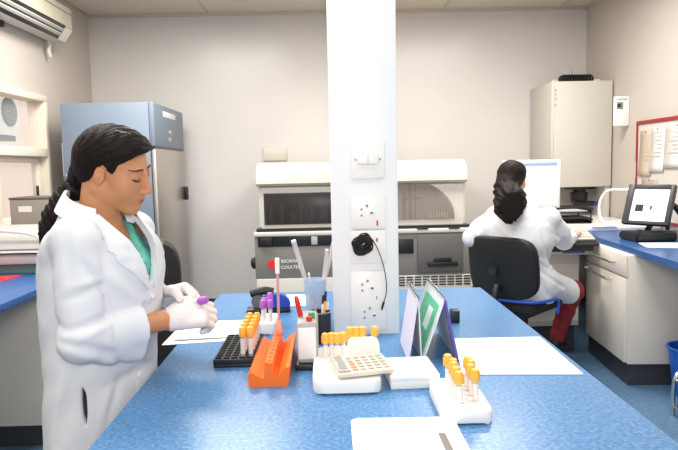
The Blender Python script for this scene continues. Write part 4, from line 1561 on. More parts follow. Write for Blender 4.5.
# ---------------------------------------------------------------- tented calendars right of the pillar
def tent(label, ridge, nr, fr, base_l, base_r, y0, y1, z1, mats, pic=None):
    """A-frame: ridge along y, two leaning panels"""
    t = thing('desk_calendar', label, 'calendar', (ridge, (y0 + y1) / 2, BZ))
    D = (y1 - y0) / 2
    for sd, bxs, mt in (('l', base_l, mats[0]), ('r', base_r, mats[1])):
        x0 = bxs - ridge
        n = Vector((z1, 0, -x0)).normalized() * .0016
        m = MB()
        pr = [(x0 - n.x, 0), (x0 + n.x, 0.0), (n.x, z1), (-n.x, z1)]
        m.prism(pr, -D, D, 'xz')
        pn = m.build('panel', mt, t)
        if pic and sd == 'l':
            for (v0, v1, u0, u1, pm, nm) in pic:
                m = MB()
                def pt(v, off, k=[0]):
                    return (x0 * (1 - v) - off - (0 if nm == 'page' else .0012 if nm == 'green_picture' else .0024), v * z1)
                a, b = pt(v0, .0022), pt(v1, .0022)
                m.prism([a, (a[0] + .001, a[1]), (b[0] + .001, b[1]), b], -D + 2 * D * u0, -D + 2 * D * u1, 'xz')
                m.build(nm, pm, pn)
        if sd == 'r':
            m = MB()
            m.box((x0 - .002, -D - .001, 0), (x0 + .006, D, .004))
            m.build('foot_strip', GREYL, t)
            m = MB()
            m.prism([(x0 - n.x - .0022, .0), (x0 + n.x + .0022, 0), (n.x + .0022, z1 - .004), (-n.x - .0022, z1 - .004)], -D - .0015, -D + .014, 'xz')
            m.build('purple_edge', PURP, pn) if pic else m.bm.free()
    m = MB()
    k = 0
    yy = -D + .02
    while yy < D:
        m.tube([(.006 * math.cos(u), yy, z1 + .006 * math.sin(u)) for u in np.linspace(0, 2 * math.pi, 11)][:-1], .0012, 5, closed=True)
        yy += .022
    m.build('spiral', CHROME, t)
    return t
LILAC = M('lilac_card', (224, 220, 238), .7)
PURP = M('purple_card', (98, 80, 168), .6)
GRNP = M('green_print', (88, 182, 142), .5)
PALEP = M('pale_print', (214, 224, 222), .5)
PINKP = M('pink_print', (206, 150, 160), .5)
CARD = M('calendar_card', (226, 228, 234), .6)
tent('tented desk calendar with green picture standing right of the pillar', .322, 0, 0, .258, .357, 1.69, 1.99, .182, (CARD, CARD),
     [(.05, .96, .03, .97, PALEP, 'page'), (.10, .86, .10, .84, GRNP, 'green_picture'), (.40, .74, .26, .48, CARD, 'pale_picture'), (.14, .30, .34, .56, PINKP, 'pink_picture')])
tent('narrow white tented calendar between pillar and green calendar',  .248, 0, 0, .219, .256, 1.70, 1.90, .186, (LILAC, CARD))
tag(MB().prism([(0, 0), (.0025, 0), (.028, .175), (.0255, .175)], -.13, .13, 'xz').build('folder', PURP, loc=(.3615, 1.83, BZ)), 'thin purple folder leaning behind the green calendar', 'folder') if False else None

# ---------------------------------------------------------------- chairs
def office_base(t, seat_z):
    MB().cyl((0, 0, .09), (0, 0, seat_z - .06), .025).build('gas_lift', DARKM, t)
    m = MB().lathe([(0, .06), (.05, .06), (.045, .10), (0, .11)])
    m.build('hub', BLACK, t)
    for k in range(5):
        q = k * 2 * math.pi / 5 + .3
        m = MB()
        m.tube([(.03 * math.cos(q), .03 * math.sin(q), .09), (.28 * math.cos(q), .28 * math.sin(q), .065)], [.024, .016], 10)
        lg = m.build('leg', BLACK, t)
        m = MB()
        m.cyl((.28 * math.cos(q) - .012 * math.sin(q), .28 * math.sin(q) + .012 * math.cos(q), .0275), (.28 * math.cos(q) + .012 * math.sin(q), .28 * math.sin(q) - .012 * math.cos(q), .0275), .0275, seg=16)
        m.build('caster', BLACKR, lg)

def pad(wd, ht, th, bend, name, mat, t, T, e=.35, n=18):
    """cushion-like rounded panel in x (width) z (height), thickness along y, curved about z"""
    m = MB()
    m.T = T
    rows = []
    N = 40
    for s, yy in ((.80, -th), (.94, -th * .85), (1.0, -th * .35), (1.0, th * .35), (.94, th * .85), (.80, th)):
        row = []
        for k in range(N):
            q = 2 * math.pi * k / N
            c, sn = math.cos(q), math.sin(q)
            u = wd * math.copysign(abs(c) ** e, c) * (1 - (1 - s) * .5)
            v = ht * math.copysign(abs(sn) ** e, sn) * (1 - (1 - s) * .5)
            row.append((u, yy + bend * (u / wd) ** 2, v))
        rows.append(row)
    # inner caps for smooth faces
    fst = [[(p[0] * f, p[1] - (p[1] + th) * 0 + (bend * ((p[0] * f / wd) ** 2 - (p[0] / wd) ** 2)), p[2] * f) for p in rows[0]] for f in (.02, .5)]
    lst = [[(p[0] * f, p[1] + (bend * ((p[0] * f / wd) ** 2 - (p[0] / wd) ** 2)), p[2] * f) for p in rows[-1]] for f in (.5, .02)]
    m.rings(fst + rows + lst)
    return m.build(name, mat, t)

# chair of the seated person
CYAW = R(-46)      # facing: +Y turned towards +X
t = thing('office_chair', 'black swivel chair with curved back under the seated person', 'chair', (1.29, 4.07, 0), CYAW)
pad(.25, .205, .026, .05, 'backrest', BLACK, t, Matrix.Translation((0, -.275, .79)) @ Matrix.Rotation(R(8), 4, 'X'), e=.5)
MB().cyl((-.02, -.33, .77), (-.02, -.29, .77), .03, .026).build('back_knob', BLACKR, t)
m = MB()
m.tube(smooth([(0, -.30, .68), (0, -.325, .62), (0, -.33, .50), (0, -.2, .46), (0, 0, .46)]), .022, 10)
m.build('back_bracket', BLACK, t)
pad(.235, .225, .04, .0, 'seat', FABRICK, t, Matrix.Translation((0, .0, .535)) @ Matrix.Rotation(R(90), 4, 'X'), e=.4)
office_base(t, .52)
bx((-.12, -.12, .44), (.12, .12, .50), .01).build('seat_plate', BLACK, t)
m = MB()
def ribbon(pts, wd, th=.0025):
    rings = []
    for p, wv in pts:
        p, wv = Vector(p), Vector(wv).normalized()
        nn = Vector((0, 0, 1)) if abs(wv.z) < .7 else Vector((1, 0, 0))
        rings.append([p + wv * wd + nn * th, p - wv * wd + nn * th, p - wv * wd - nn * th, p + wv * wd - nn * th])
    return rings
seatband = smooth([(-.20, -.245, .575), (.0, -.255, .575), (.2, -.215, .578), (.246, -.1, .575), (.250, .0, .572), (.252, .04, .54), (.250, .03, .47)])
m.tube(seatband, .011, 8)
m.build('seat_band', M('band_blue', (34, 86, 190), .55), t)

# executive chair behind the standing person
t = thing('office_chair', 'black leather high back chair behind the standing person', 'chair', (-1.02, 3.02, 0), R(20))
pad(.25, .33, .05, .05, 'backrest', LEATHER, t, Matrix.Translation((0, -.22, .82)) @ Matrix.Rotation(R(8), 4, 'X'), e=.42)
pad(.26, .25, .05, 0, 'seat', LEATHER, t, Matrix.Translation((0, .03, .47)) @ Matrix.Rotation(R(90), 4, 'X'), e=.4)
for sx in (-1, 1):
    m = MB()
    m.tube(smooth([(sx * .24, -.14, .44), (sx * .29, -.10, .56), (sx * .29, .02, .66), (sx * .29, .18, .65)]), .02, 8)
    m.build('armrest', BLACK, t)
m = MB(); m.tube(smooth([(0, -.27, .7), (0, -.29, .5), (0, -.2, .4), (0, 0, .4)]), .024, 8); m.build('back_bracket', BLACK, t)
office_base(t, .45)
# ---------------------------------------------------------------- people
SK = np.array([*lin((202, 142, 100)), 1.0])
SKD = np.array([*lin((176, 112, 78)), 1.0])
LIP = np.array([*lin((176, 92, 84)), 1.0])


def skin_color(H):
    def fn(V):
        col = np.tile(SK, (len(V), 1))
        lx, ly, lz = H.local(V[:, 0], V[:, 1], V[:, 2])
        def mixin(c, m):
            col[:] = col * (1 - m[:, None]) + c * m[:, None]
        mixin(LIP, np.exp(-(((lz + .068) / .0085) ** 4 + (ly / .021) ** 4)) * (lx > .078) * .9)
        mixin(SKD, np.exp(-(((lz - .006) / .012) ** 2 + ((abs(ly) - .032) / .018) ** 2)) * (lx > .05) * .75)
        mixin(LIP, np.exp(-(((lz + .03) / .02) ** 2 + ((abs(ly) - .04) / .018) ** 2)) * (lx > .04) * .15)
        return col
    return fn


def hair_cap(F, H, line, knot=None):
    s = H.s
    # front hairline cut, everything above and behind it stays
    m = .16 * s
    F.ell(H(-.012, 0, .034), [.097 * s, .078 * s, .083 * s], H.A)
    F.ell(H(.024, 0, .062), [.071 * s, .068 * s, .050 * s], H.A, .02)
    F.ell(H(-.048, 0, -.010), [.056 * s, .062 * s, .062 * s], H.A, .02)
    lxs = np.array([p[0] for p in line])
    lzs = np.array([p[1] for p in line])
    def cut(x, y, z):
        lx, ly, lz = H.local(x, y, z)
        dz = np.interp(lx, lxs, lzs)
        return (dz + .25 * np.minimum(0, .05 - abs(ly)) * 0 - lz) * .8 * s
    # intersection with the half space above the hairline
    sl, g = F.box(H.c - m, H.c + m)
    F.F[sl] = np.maximum(F.F[sl], cut(*g))
    def grooves(x, y, z):
        lx, ly, lz = H.local(x, y, z)
        a = np.arctan2(lz + .02, -(lx + .085)) if False else np.arctan2(ly, np.maximum(.02, .09 + lx)) 
        r = np.sqrt((lx + .10) ** 2 + (lz + .015) ** 2)
        th = np.arctan2(lz + .015, lx + .11)
        return .0009 * np.sin(th * 46 + 3 * np.sin(ly * 60)) + .0005 * np.sin(th * 95 + ly * 120)
    F.op(grooves, H.c - m, H.c + m, 0, 'off')


def strip_on(F, rows, d, off, th, name, mat, parent):
    """cloth strip laid on an implicit surface: rows of points, marched along d"""
    d = unit(d)
    top, bot = [], []
    for row in rows:
        P = [F.march(np.array(p) - d * .25, d) for p in row]
        top.append([p - d * (off + th) for p in P])
        bot.append([p - d * off for p in P])
    m = MB()
    bm = m.bm
    tv = [[bm.verts.new(p) for p in r] for r in top]
    bv = [[bm.verts.new(p) for p in r] for r in bot]
    n, k = len(tv), len(tv[0])
    for i in range(n - 1):
        for j in range(k - 1):
            bm.faces.new((tv[i][j], tv[i][j + 1], tv[i + 1][j + 1], tv[i + 1][j]))
            bm.faces.new((bv[i][j], bv[i + 1][j], bv[i + 1][j + 1], bv[i][j + 1]))
    for i in range(n - 1):
        for j in (0, k - 1):
            bm.faces.new((tv[i][j], tv[i + 1][j], bv[i + 1][j], bv[i][j]))
    for j in range(k - 1):
        for i in (0, n - 1):
            bm.faces.new((tv[i][j], tv[i][j + 1], bv[i][j + 1], bv[i][j]))
    return m.build(name, mat, parent, world=True, sharp=50)


# ================================================================ standing person
PO = np.array((-.63, 1.66, 0))
bf = unit((math.cos(R(20)), -math.sin(R(20)), 0))
bl = np.array((-bf[1], bf[0], 0))
B = lambda f, l, z: np.array((PO[0], PO[1], 0)) + bf * f + bl * l + np.array((0, 0, z))
H1 = head_frame((-.569, 1.643, 1.4725), .06, .32, .20, .965)
sh_r, el_r, wr_r = np.array(at(76, 241, Y=1.51)), np.array(at(82, 338, Y=1.475)), np.array(at(169, 319, Y=1.66))
sh_l, el_l, wr_l = B(-.01, .165, 1.285), B(-.06, .215, 1.07), np.array(at(164, 297, Y=1.80))

F = Field((-.86, 1.36, .84), (-.30, 2.02, 1.63), .0028)
add_head(F, H1, B(-.005, 0, 1.30), .050)
F.loft([(.86, -.01, 0, .115, .08), (1.0, -.01, 0, .115, .085), (1.12, .0, 0, .145, .115), (1.22, -.005, 0, .140, .105), (1.29, -.01, 0, .105, .078), (1.335, -.01, 0, .075, .065)], PO, bf, bl, .02)
F.chain([B(-.01, .12, 1.27), sh_l, el_l, wr_l], [.035, .036, .034, .025], .01)
F.chain([B(-.01, -.12, 1.27), sh_r, el_r, wr_r], [.035, .036, .036, .0265], .01)
# hands
dR, nR = unit(np.array(at(204, 312, Y=1.69)) - wr_r), (-.25, -.75, .55)
dL, nL = unit(np.array(at(207, 290, Y=1.765)) - wr_l), (-.15, .70, .70)
lathe_hand(F, wr_r, dR, nR, 1, (.75, .95, .6), -.002, thumb=(.35, .5), sc=1.1)
lathe_hand(F, wr_l, dL, nL, -1, (.8, .95, .6), -.002, thumb=(.4, .5), sc=1.1)
fo_ = (float(PO[0]), float(PO[1]), 0.0)
P1 = F.build('person', SKIN, None, fo_, relax=1, color=skin_color(H1))
tag(P1, 'standing person in white lab coat with dark ponytail and gloved hands at the bench', 'person')

# gloves
for nm, W_, d_, n_, sd, cu, th, lab in (('glove', wr_r, dR, nR, 1, (.75, .95, .6), (.35, .5), 'r'), ('glove', wr_l, dL, nL, -1, (.8, .95, .6), (.4, .5), 'l')):
    G = Field(W_ - .13, W_ + .17, .0022)
    lathe_hand(G, W_, d_, n_, sd, cu, .0015, thumb=th, sc=1.1)
    G.cone(W_ - d_ * .004, W_ + d_ * .03, .0285, .030, .012)
    s_, g_ = G.box(W_ - .2, W_ + .2)
    G.F[s_] = np.maximum(G.F[s_], -((g_[0] - W_[0]) * d_[0] + (g_[1] - W_[1]) * d_[1] + (g_[2] - W_[2]) * d_[2]) - .004)
    for q in range(5):
        c = W_ + d_ * (.004 + .012 * q) + np.array(n_) * .02
        tdir = np.cross(n_, d_)
        G.fold(c - tdir * .02, c + tdir * .02 + d_ * .01, .0016 * (1 if q % 2 else -1), .006)
    gl = G.build('glove', GLOVEM, P1, relax=1)
    for v in (1,):
        pass
    rim = MB()
    t1 = unit(np.cross(d_, (0, 0, 1)))
    t2 = np.cross(d_, t1)
    rim.tube([Vector(W_ - d_ * .003 + (t1 * math.cos(q) + t2 * math.sin(q)) * .029) for q in np.linspace(0, 2 * math.pi, 29)][:-1], .0022, 6, closed=True)
    rim.build('glove_rim', GLOVEM, gl, world=True)

# dark bracelet at the far wrist
rim = MB()
t1 = unit(np.cross(dL, (0, 0, 1)))
t2 = np.cross(dL, t1)
rim.tube([Vector(wr_l - dL * .022 + (t1 * math.cos(q) + t2 * math.sin(q)) * .031) for q in np.linspace(0, 2 * math.pi, 29)][:-1], .007, 8, closed=True)
rim.build('bracelet', BLACK, P1, world=True)

# hair
HL = [(-.14, -.075), (-.085, -.078), (-.055, -.06), (-.035, -.035), (-.022, .004), (.0, .022), (.018, .0), (.026, -.002), (.036, .03), (.055, .046), (.075, .066), (.095, .080), (.12, .09)]
F = Field((-.86, 1.40, 1.22), (-.40, 1.90, 1.63), .0028)
hair_cap(F, H1, HL)
kn = np.array(at(80, 178, Y=1.685))
pt = [kn, np.array(at(73, 188, Y=1.705))] + [np.array(at(x, y, Y=Y)) for x, y, Y in ((65, 203, 1.71), (57, 217, 1.70), (50, 230, 1.69), (43, 242, 1.68))]
F.chain([H1(-.062, 0, .01), kn], [.055, .030], .02)
F.chain(pt, [.026, .028, .036, .036, .028, .008], .015)
F.chain([pt[1] + (0, -.01, 0), pt[2] + (.012, -.02, .01), pt[3] + (.018, -.015, .0)], [.015, .022, .014], .012)
def strands(x, y, z):
    return .002 * np.sin((x * .8 + y * .5 + z * .25) * 420) + .0012 * np.sin((x - y * .3 + z * .2) * 780)
F.op(strands, np.minimum.reduce(pt) - .05, np.maximum.reduce(pt) + .03, 0, 'off')
hr = F.build('hair', HAIRM, P1, relax=1)
m = MB()
c = kn * .45 + pt[1] * .55
ax = unit(pt[1] - kn)
t1 = unit(np.cross(ax, (0, 1, 0)))
t2 = np.cross(ax, t1)
m.tube([Vector(c + (t1 * math.cos(q) + t2 * math.sin(q)) * .028) for q in np.linspace(0, 2 * math.pi, 25)][:-1], .009, 8, closed=True)
m.build('hair_band', DARKM, P1, world=True)
m = MB()
cs = [F.march(H1(.0 + .012 * k, -.035 + .004 * k, .22), -H1.u) + H1.u * .001 for k in range(4)]
m.tube([Vector(p) for p in cs], .0035, 8)
m.build('hair_clip', STEEL, P1, world=True)

BROWN = M('brow_hair', (62, 40, 32), .7)
# brows and lashes
for sd in (-1, 1):
    brow, lash = [], []
    FB = None
    for k in range(9):
        q = k / 8
        ly = sd * (.012 + .038 * q)
        brow.append((ly, .022 + .004 * math.sin(q * 2.6) - .004 * q))
        lash.append((sd * (.018 + .030 * q), -.0035 - .0035 * math.sin(q * math.pi)))
    # project on the face
    if sd == -1:
        Fh = Field(H1.c - .15, H1.c + .15, .004)
        add_head(Fh, H1, B(-.005, 0, 1.30), .056)
    m = MB()
    m.tube([Vector(Fh.march(H1(.16, a, b), -H1.f, .3, .0015)) for a, b in brow], [.0015, .0026, .003, .003, .003, .0028, .0025, .002, .001], 6)
    m.build('eyebrow', BROWN, P1, world=True)
    m = MB()
    m.tube([Vector(Fh.march(H1(.16, a, b), -H1.f, .3, .0015) + H1.f * .0006) for a, b in lash], [.0012, .0024, .0032, .0036, .0038, .0036, .0032, .0026, .0016], 6)
    m.build('eyelash', INK, P1, world=True)

# tunic
F = Field((-.90, 1.38, .50), (-.38, 1.95, 1.36), .006)
F.loft([(.965, -.01, 0, .140, .10), (1.0, -.01, 0, .140, .10), (1.12, .005, 0, .148, .130), (1.22, .012, 0, .152, .134), (1.29, -.01, 0, .135, .092), (1.33, -.01, 0, .10, .082)], PO, bf, bl, .0)
s_, g_ = F.box((-1, 1, 1.15), (0, 2, 1.5))
uf = (g_[0] - PO[0]) * bf[0] + (g_[1] - PO[1]) * bf[1]
ul = (g_[0] - PO[0]) * bl[0] + (g_[1] - PO[1]) * bl[1]
F.F[s_] = np.maximum(F.F[s_], np.minimum(.022 - (abs(ul) - (g_[2] - 1.235) * .75), uf + .02) * np.where(g_[2] > 1.22, 1, -1) * .7 + np.where(g_[2] > 1.22, 0, -.1))
F.build('tunic', TUNIC, P1, relax=2)

# lab coat: shell with sleeves, open at the neck, creased cloth
def coat_solid(F, t):
    F.loft([(.40, -.008, 0, .215 - t, .142 - t), (.60, -.008, 0, .200 - t, .134 - t), (.80, -.008, 0, .186 - t, .124 - t), (.93, -.008, 0, .174 - t, .122 - t), (1.0, -.005, 0, .172 - t, .135 - t), (1.10, .005, 0, .175 - t, .149 - t),
            (1.20, .015, 0, .176 - t, .156 - t), (1.27, .008, 0, .165 - t, .144 - t), (1.31, .010, 0, .138 - t, .112 - t), (1.35, .0, 0, .092 - t, .086 - t), (1.42, -.004, 0, .074 - t, .076 - t)], PO, bf, bl, .0)
    F.chain([B(.0, -.12, 1.275), sh_r], [.052 - t, .060 - t], .03)
    F.chain([B(.0, .12, 1.275), sh_l], [.052 - t, .061 - t], .03)
lo_, hi_ = (-.98, 1.30, .40), (-.40, 2.08, 1.44)
F = Field(lo_, hi_, .0052)
coat_solid(F, 0)
fa = wr_r - el_r
FR = Field(lo_, hi_, .0052)
FR.chain([B(.0, -.125, 1.272), sh_r, el_r, el_r + fa * .68], [.048, .060, .055, .050], .012)
FR.chain([el_r + fa * .40, el_r + fa * .80], [.058, .064], .005)
FR.chain([el_r + fa * .22 + (0, 0, -.045), el_r + fa * .60 + (0, 0, -.058)], [.034, .036], .02)
FR.chain([el_r + (0, -.01, -.01), el_r + fa * .4 + (0, 0, -.02)], [.046, .042], .02)
ext_r = unit(fa)
ph = lambda x, y, Y: np.array(at(x, y, Y=Y))
FR.creases(((105, 276, 109, 310, -.010, .010), (112, 316, 68, 332, -.012, .010), (113, 322, 76, 343, .008, .010), (104, 285, 66, 300, -.009, .010), (103, 279, 70, 288, .006, .010),
            (82, 262, 103, 290, -.007, .010), (112, 312, 122, 376, -.010, .008), (60, 342, 116, 354, -.010, .010), (64, 352, 118, 364, .006, .009), (52, 258, 52, 320, -.006, .011),
            (66, 235, 72, 290, -.005, .013), (132, 318, 138, 366, -.004, .008), (46, 312, 64, 330, -.007, .010), (90, 226, 97, 258, -.006, .012)), 1.28)
F.creases(((75, 372, 58, 446, -.007, .014), (64, 372, 50, 446, .007, .014), (112, 384, 95, 440, .007, .013), (152, 362, 108, 386, -.008, .012), (122, 376, 105, 420, -.006, .012),
           (140, 292, 114, 262, -.007, .011), (128, 296, 112, 276, .006, .011), (158, 300, 132, 312, -.006, .011), (152, 288, 146, 318, .005, .010), (142, 316, 120, 330, -.006, .011), (134, 262, 124, 244, -.005, .012)), 1.30)
def ripple(x, y, z):
    r1 = 1 - abs(np.sin(x * 11 + z * 8 - y * 6 + 1.6 * np.sin(z * 9 + y * 5) + .8 * np.sin(x * 23)))
    r2 = 1 - abs(np.sin(z * 15 - x * 9 + y * 12 + 1.7 * np.sin(x * 11 - z * 7)))
    k = np.clip((1.30 - z) / .12, .15, 1)
    return (-.0022 * r1 ** 4 + .0018 * r2 ** 4) * k + .0014 * np.sin(z * 47 - x * 38 + y * 21 + 1.5 * np.sin(z * 13))
F.op(ripple, lo_, hi_, 0, 'off')
FR.op(ripple, lo_, hi_, 0, 'off')
OUT = Field(lo_, hi_, .0052)
OUT.F = F.F.copy()
S_ = np.maximum(F.F, -(F.F + .022))
X_, Y_, Z_ = (F.ax[0][:, None, None], F.ax[1][None, :, None], F.ax[2][None, None, :])
uf = (X_ - PO[0]) * bf[0] + (Y_ - PO[1]) * bf[1]
ul = (X_ - PO[0]) * bl[0] + (Y_ - PO[1]) * bl[1]
# neck ring and V opening
S_ = np.where(uf ** 2 + ul ** 2 < .118 ** 2, np.maximum(S_, (Z_ - 1.358 + .35 * uf) * .94), S_)
VB, VT = 1.165, 1.36
vw = .016 + .066 * np.clip((Z_ - VB) / (VT - VB), 0, 1.2)
vee = np.maximum(np.maximum(abs(ul) - vw, VB - Z_), -uf + .0)
S_ = np.maximum(S_, -vee)
# cuffs; the far sleeve is joined on as its own shell
FL = Field(lo_, hi_, .0052)
FL.chain([sh_l, el_l, el_l + (wr_l - el_l) * .92], [.060, .054, .048], .01)
SL = np.maximum(FL.F, -(FL.F + .012))
d_ = unit(wr_l - el_l)
c_ = el_l + (wr_l - el_l) * .80
SL = np.maximum(SL, (X_ - c_[0]) * d_[0] + (Y_ - c_[1]) * d_[1] + (Z_ - c_[2]) * d_[2])
SR = np.maximum(FR.F, -(FR.F + .024))
d_ = unit(fa)
c_ = el_r + fa * .62
SR = np.maximum(SR, (X_ - c_[0]) * d_[0] + (Y_ - c_[1]) * d_[1] + (Z_ - c_[2]) * d_[2])
S_ = np.minimum(S_, SR)
S_ = np.minimum(S_, SL)
S_ = np.maximum(S_, .43 - Z_)
# pocket slit at the near hip
sl_a, sl_b = at(82, 383, Y=1.5), at(86, 428, Y=1.5)
sx = np.interp(Z_, [sl_b.z, sl_a.z], [sl_b.x, sl_a.x])
slit = np.maximum(np.maximum(abs(X_ - sx) - .0055 * np.clip(np.sin(np.clip((Z_ - sl_b.z) / (sl_a.z - sl_b.z), 0, 1) * np.pi), 0, 1), np.maximum(Z_ - sl_a.z, sl_b.z - Z_)), Y_ - 1.62)
S_ = np.maximum(S_, -slit)
F.F = S_.astype(np.float32)
coat = F.build('lab_coat', COATM, P1, relax=2)
# lapels and collar
def vee_pt(s, sd, t):
    z = 1.352 - s * (1.352 - 1.162)
    l_in = .064 * (1 - s) + .010
    wd = np.interp(s, [0, .25, .40, .41, .55, 1.0], [.040, .052, .060, .048, .056, .004])
    return B(.0, sd * (l_in + wd * t), z - .012 * t)
for sd in (-1, 1):
    rows = [[vee_pt(s, sd, t) + bf * .22 for t in np.linspace(-.06, 1, 7)] for s in np.linspace(0, 1, 26)]
    rows = [[p - bf * 0 for p in r] for r in rows]
    strip_on(OUT, [[p - bf * .22 for p in r] for r in rows], -bf, .003, .004, 'lapel', COATM, coat)
m = MB()
rows = []
for q in np.linspace(-2.3, 2.3, 37):
    cdir = -bf * math.cos(q) + bl * math.sin(q)
    base = B(-.002, 0, 0)
    k = .5 + .5 * math.cos(q)
    dz = .030 * math.cos(q) + .002
    rows.append([base + cdir * .080 + np.array((0, 0, 1.340 + dz)), base + cdir * .070 + np.array((0, 0, 1.380 + dz)),
                 base + cdir * .077 + np.array((0, 0, 1.384 + dz)), base + cdir * .092 + np.array((0, 0, 1.358 + dz)), base + cdir * .102 + np.array((0, 0, 1.338 + dz)), base + cdir * .096 + np.array((0, 0, 1.334 + dz))])
m.rings(rows)
m.build('collar', COATM, coat, world=True, sharp=60)
# front placket seam and buttons
rows = [[B(0, l, z) for l in (-.016, -.014, .020, .022)] for z in np.linspace(1.16, .72, 30)]
strip_on(OUT, rows, -bf, .0005, .003, 'placket', COATM, coat)
for z in (1.13, 1.02, .91):
    p = OUT.march(B(.25, .002, z), -bf)
    MB().cyl(Vector(p), Vector(p + bf * .006), .007, seg=14).build('button', WHITE, coat, world=True)

# trousers and shoes
F = Field((-.9, 1.4, .05), (-.38, 1.92, 1.08), .009)
for sd in (-1, 1):
    F.chain([B(-.02, sd * .05, .97), B(-.02, sd * .070, .84), B(-.02, sd * .08, .48), B(-.03, sd * .085, .09)], [.085, .092, .072, .060], .03)
F.build('trousers', DARKTR, P1)
for sd in (-1, 1):
    m = MB()
    a = B(-.08, sd * .095, 0)
    rings_ = []
    for f_, wd, h0 in ((-.07, .024, .05), (-.05, .034, .075), (.0, .036, .08), (.06, .042, .06), (.12, .042, .045), (.16, .030, .03), (.175, .012, .02)):
        c = B(f_, sd * .095, 0)
        rings_.append([c + bl * (wd * math.cos(q)) + np.array((0, 0, max(0, h0 * (.5 + .5 * math.sin(q))))) for q in np.linspace(0, 2 * math.pi, 15)[:-1]])
    m.rings(rings_)
    m.build('shoe', BLACK, P1, world=True)

# tube held between the gloves
tp = at(198, 301.5, Y=1.705)
o = put_tube('edta', CAPP, BLOOD, tp.x - .01, tp.y, tp.z - .03, 'purple capped tube held between the gloved hands', tilt=(R(20), R(75)))
o.location = (tp.x - .055, tp.y + .005, tp.z - .012)

# ================================================================ seated person
yaw2 = R(38)
sf = np.array((math.sin(yaw2), math.cos(yaw2), 0))
sl2 = np.array((-sf[1], sf[0], 0))
S0 = np.array((1.265, 4.0, 0))
Q = lambda f, l, z: S0 + sf * f + sl2 * l + np.array((0, 0, z))
hc = at(513, 178, Y=4.03)
H2 = head_frame((hc.x, 4.03, hc.z - .005), -R(90 - 40), .10, 0.0, 1.0)
seat = .575
shr, elr, wrr = Q(.03, -.175, 1.10), np.array(at(564, 241, Y=4.12)), np.array(at(573, 235, Y=4.36))
shl, ell_, wrl = Q(.03, .175, 1.10), np.array(at(472, 238, Y=4.05)), np.array(at(505, 247, Y=4.32))
F = Field((.82, 3.72, .10), (1.98, 4.72, 1.56), .006)
add_head(F, H2, Q(.0, 0, 1.15), .055)
F.loft([(seat - .02, 0, 0, .15, .11), (.75, 0, 0, .13, .10), (.95, 0, 0, .145, .105), (1.08, 0, 0, .15, .10), (1.16, 0, 0, .08, .07)], S0, sf, sl2, .03)
F.chain([shr, elr, wrr], [.05, .04, .027], .02)
F.chain([shl, ell_, wrl], [.05, .04, .027], .02)
knr, knl = np.array(at(573, 291, Y=4.22)), Q(.44, .12, .60)
hipr, hipl = Q(.02, -.10, seat + .09), Q(.02, .10, seat + .09)
anr, anl = np.array(at(556, 338, Y=4.20)), Q(.30, .13, .14)
F.chain([hipr, knr, anr], [.085, .058, .036], .03)
F.chain([hipl, knl, anl], [.085, .058, .04], .03)
P2 = F.build('person', SKIN, None, (float(S0[0]), float(S0[1]), 0.0), relax=1, color=skin_color(H2))
tag(P2, 'seated person seen from behind in white lab coat typing at the cream keyboard', 'person')
G = Field(wrr - .14, wrr + .18, .0035)
dd = unit(np.array(at(580, 230, Y=4.50)) - wrr)
lathe_hand(G, wrr - dd * .02, dd, (-.1, -.3, 1), -1 * -1, (.35, .45, .3), .001, thumb=(.3, .3), sc=1.08)
G.build('hand', SKIN, P2, relax=1, color=lambda V: np.tile(SK, (len(V), 1)))
G = Field(wrl - .14, wrl + .18, .0035)
dd = unit(np.array((.3, .8, 0)))
lathe_hand(G, wrl - dd * .02, dd, (0, -.1, 1), -1, (.35, .45, .3), 0, thumb=(.3, .3))
G.build('hand', SKIN, P2, relax=1, color=lambda V: np.tile(SK, (len(V), 1)))

# hair gathered low and falling in waves down the back
F = Field(H2.c - (.22, .24, .36), H2.c + (.2, .2, .2), .004)
HL2 = [(-.14, -.11), (-.05, -.10), (-.03, -.05), (-.01, -.02), (.02, .0), (.04, .04), (.07, .066), (.12, .085)]
hair_cap(F, H2, HL2)
b0 = -sf
top_ = H2(-.040, 0, .02)
pts_ = [top_, H2(-.10, 0, -.075), np.array(at(511, 199, Y=3.87)), np.array(at(508.5, 209, Y=3.84)), np.array(at(509, 216, Y=3.82))]
F.chain(pts_, [.083, .068, .080, .078, .035], .05)
F.chain([pts_[1], pts_[2] + np.array((-.05, .02, -.02)), pts_[3] + np.array((-.045, .02, -.03))], [.05, .045, .022], .025)
F.chain([pts_[1], pts_[2] + np.array((.045, .02, -.01)), pts_[3] + np.array((.06, .02, .0))], [.05, .045, .03], .025)
def waves(x, y, z):
    return np.clip((1.37 - z) / .10, .14, 1) * (.006 * np.sin(z * 95 + 3 * np.sin(x * 34) + 2 * np.sin(y * 27)) + .003 * np.sin(x * 160 + 4 * np.sin(z * 45)) + .002 * np.sin(x * 310 + z * 60))
F.op(waves, np.minimum.reduce(pts_) - .14, np.maximum.reduce(pts_) + (.14, .14, .14), 0, 'off')
F.build('hair', HAIRM, P2, relax=1)

# lab coat of the seated person
F = Field((.70, 3.62, .47), (1.98, 4.66, 1.30), .0068)
F.loft([(seat - .03, .02, 0, .215, .165), (.68, .0, 0, .20, .15), (.80, .0, 0, .185, .14), (.95, -.01, 0, .20, .145), (1.06, -.015, 0, .21, .138), (1.115, -.01, 0, .185, .115), (1.155, 0, 0, .12, .09), (1.19, .01, 0, .075, .072)], S0, sf, sl2, .0)
F.chain([Q(0, -.12, 1.09), shr, elr], [.062, .070, .060], .03)
F.chain([elr, elr + (wrr - elr) * .95], [.060, .048], .02)
F.chain([Q(0, .12, 1.09), shl, ell_], [.062, .070, .060], .03)
F.chain([ell_, wrl], [.060, .046], .02)
F.cone(Q(-.04, -.12, .96), shr * .4 + elr * .6, .085, .06, .07)
F.cone(Q(-.04, .12, .96), shl * .4 + ell_ * .6, .085, .06, .07)
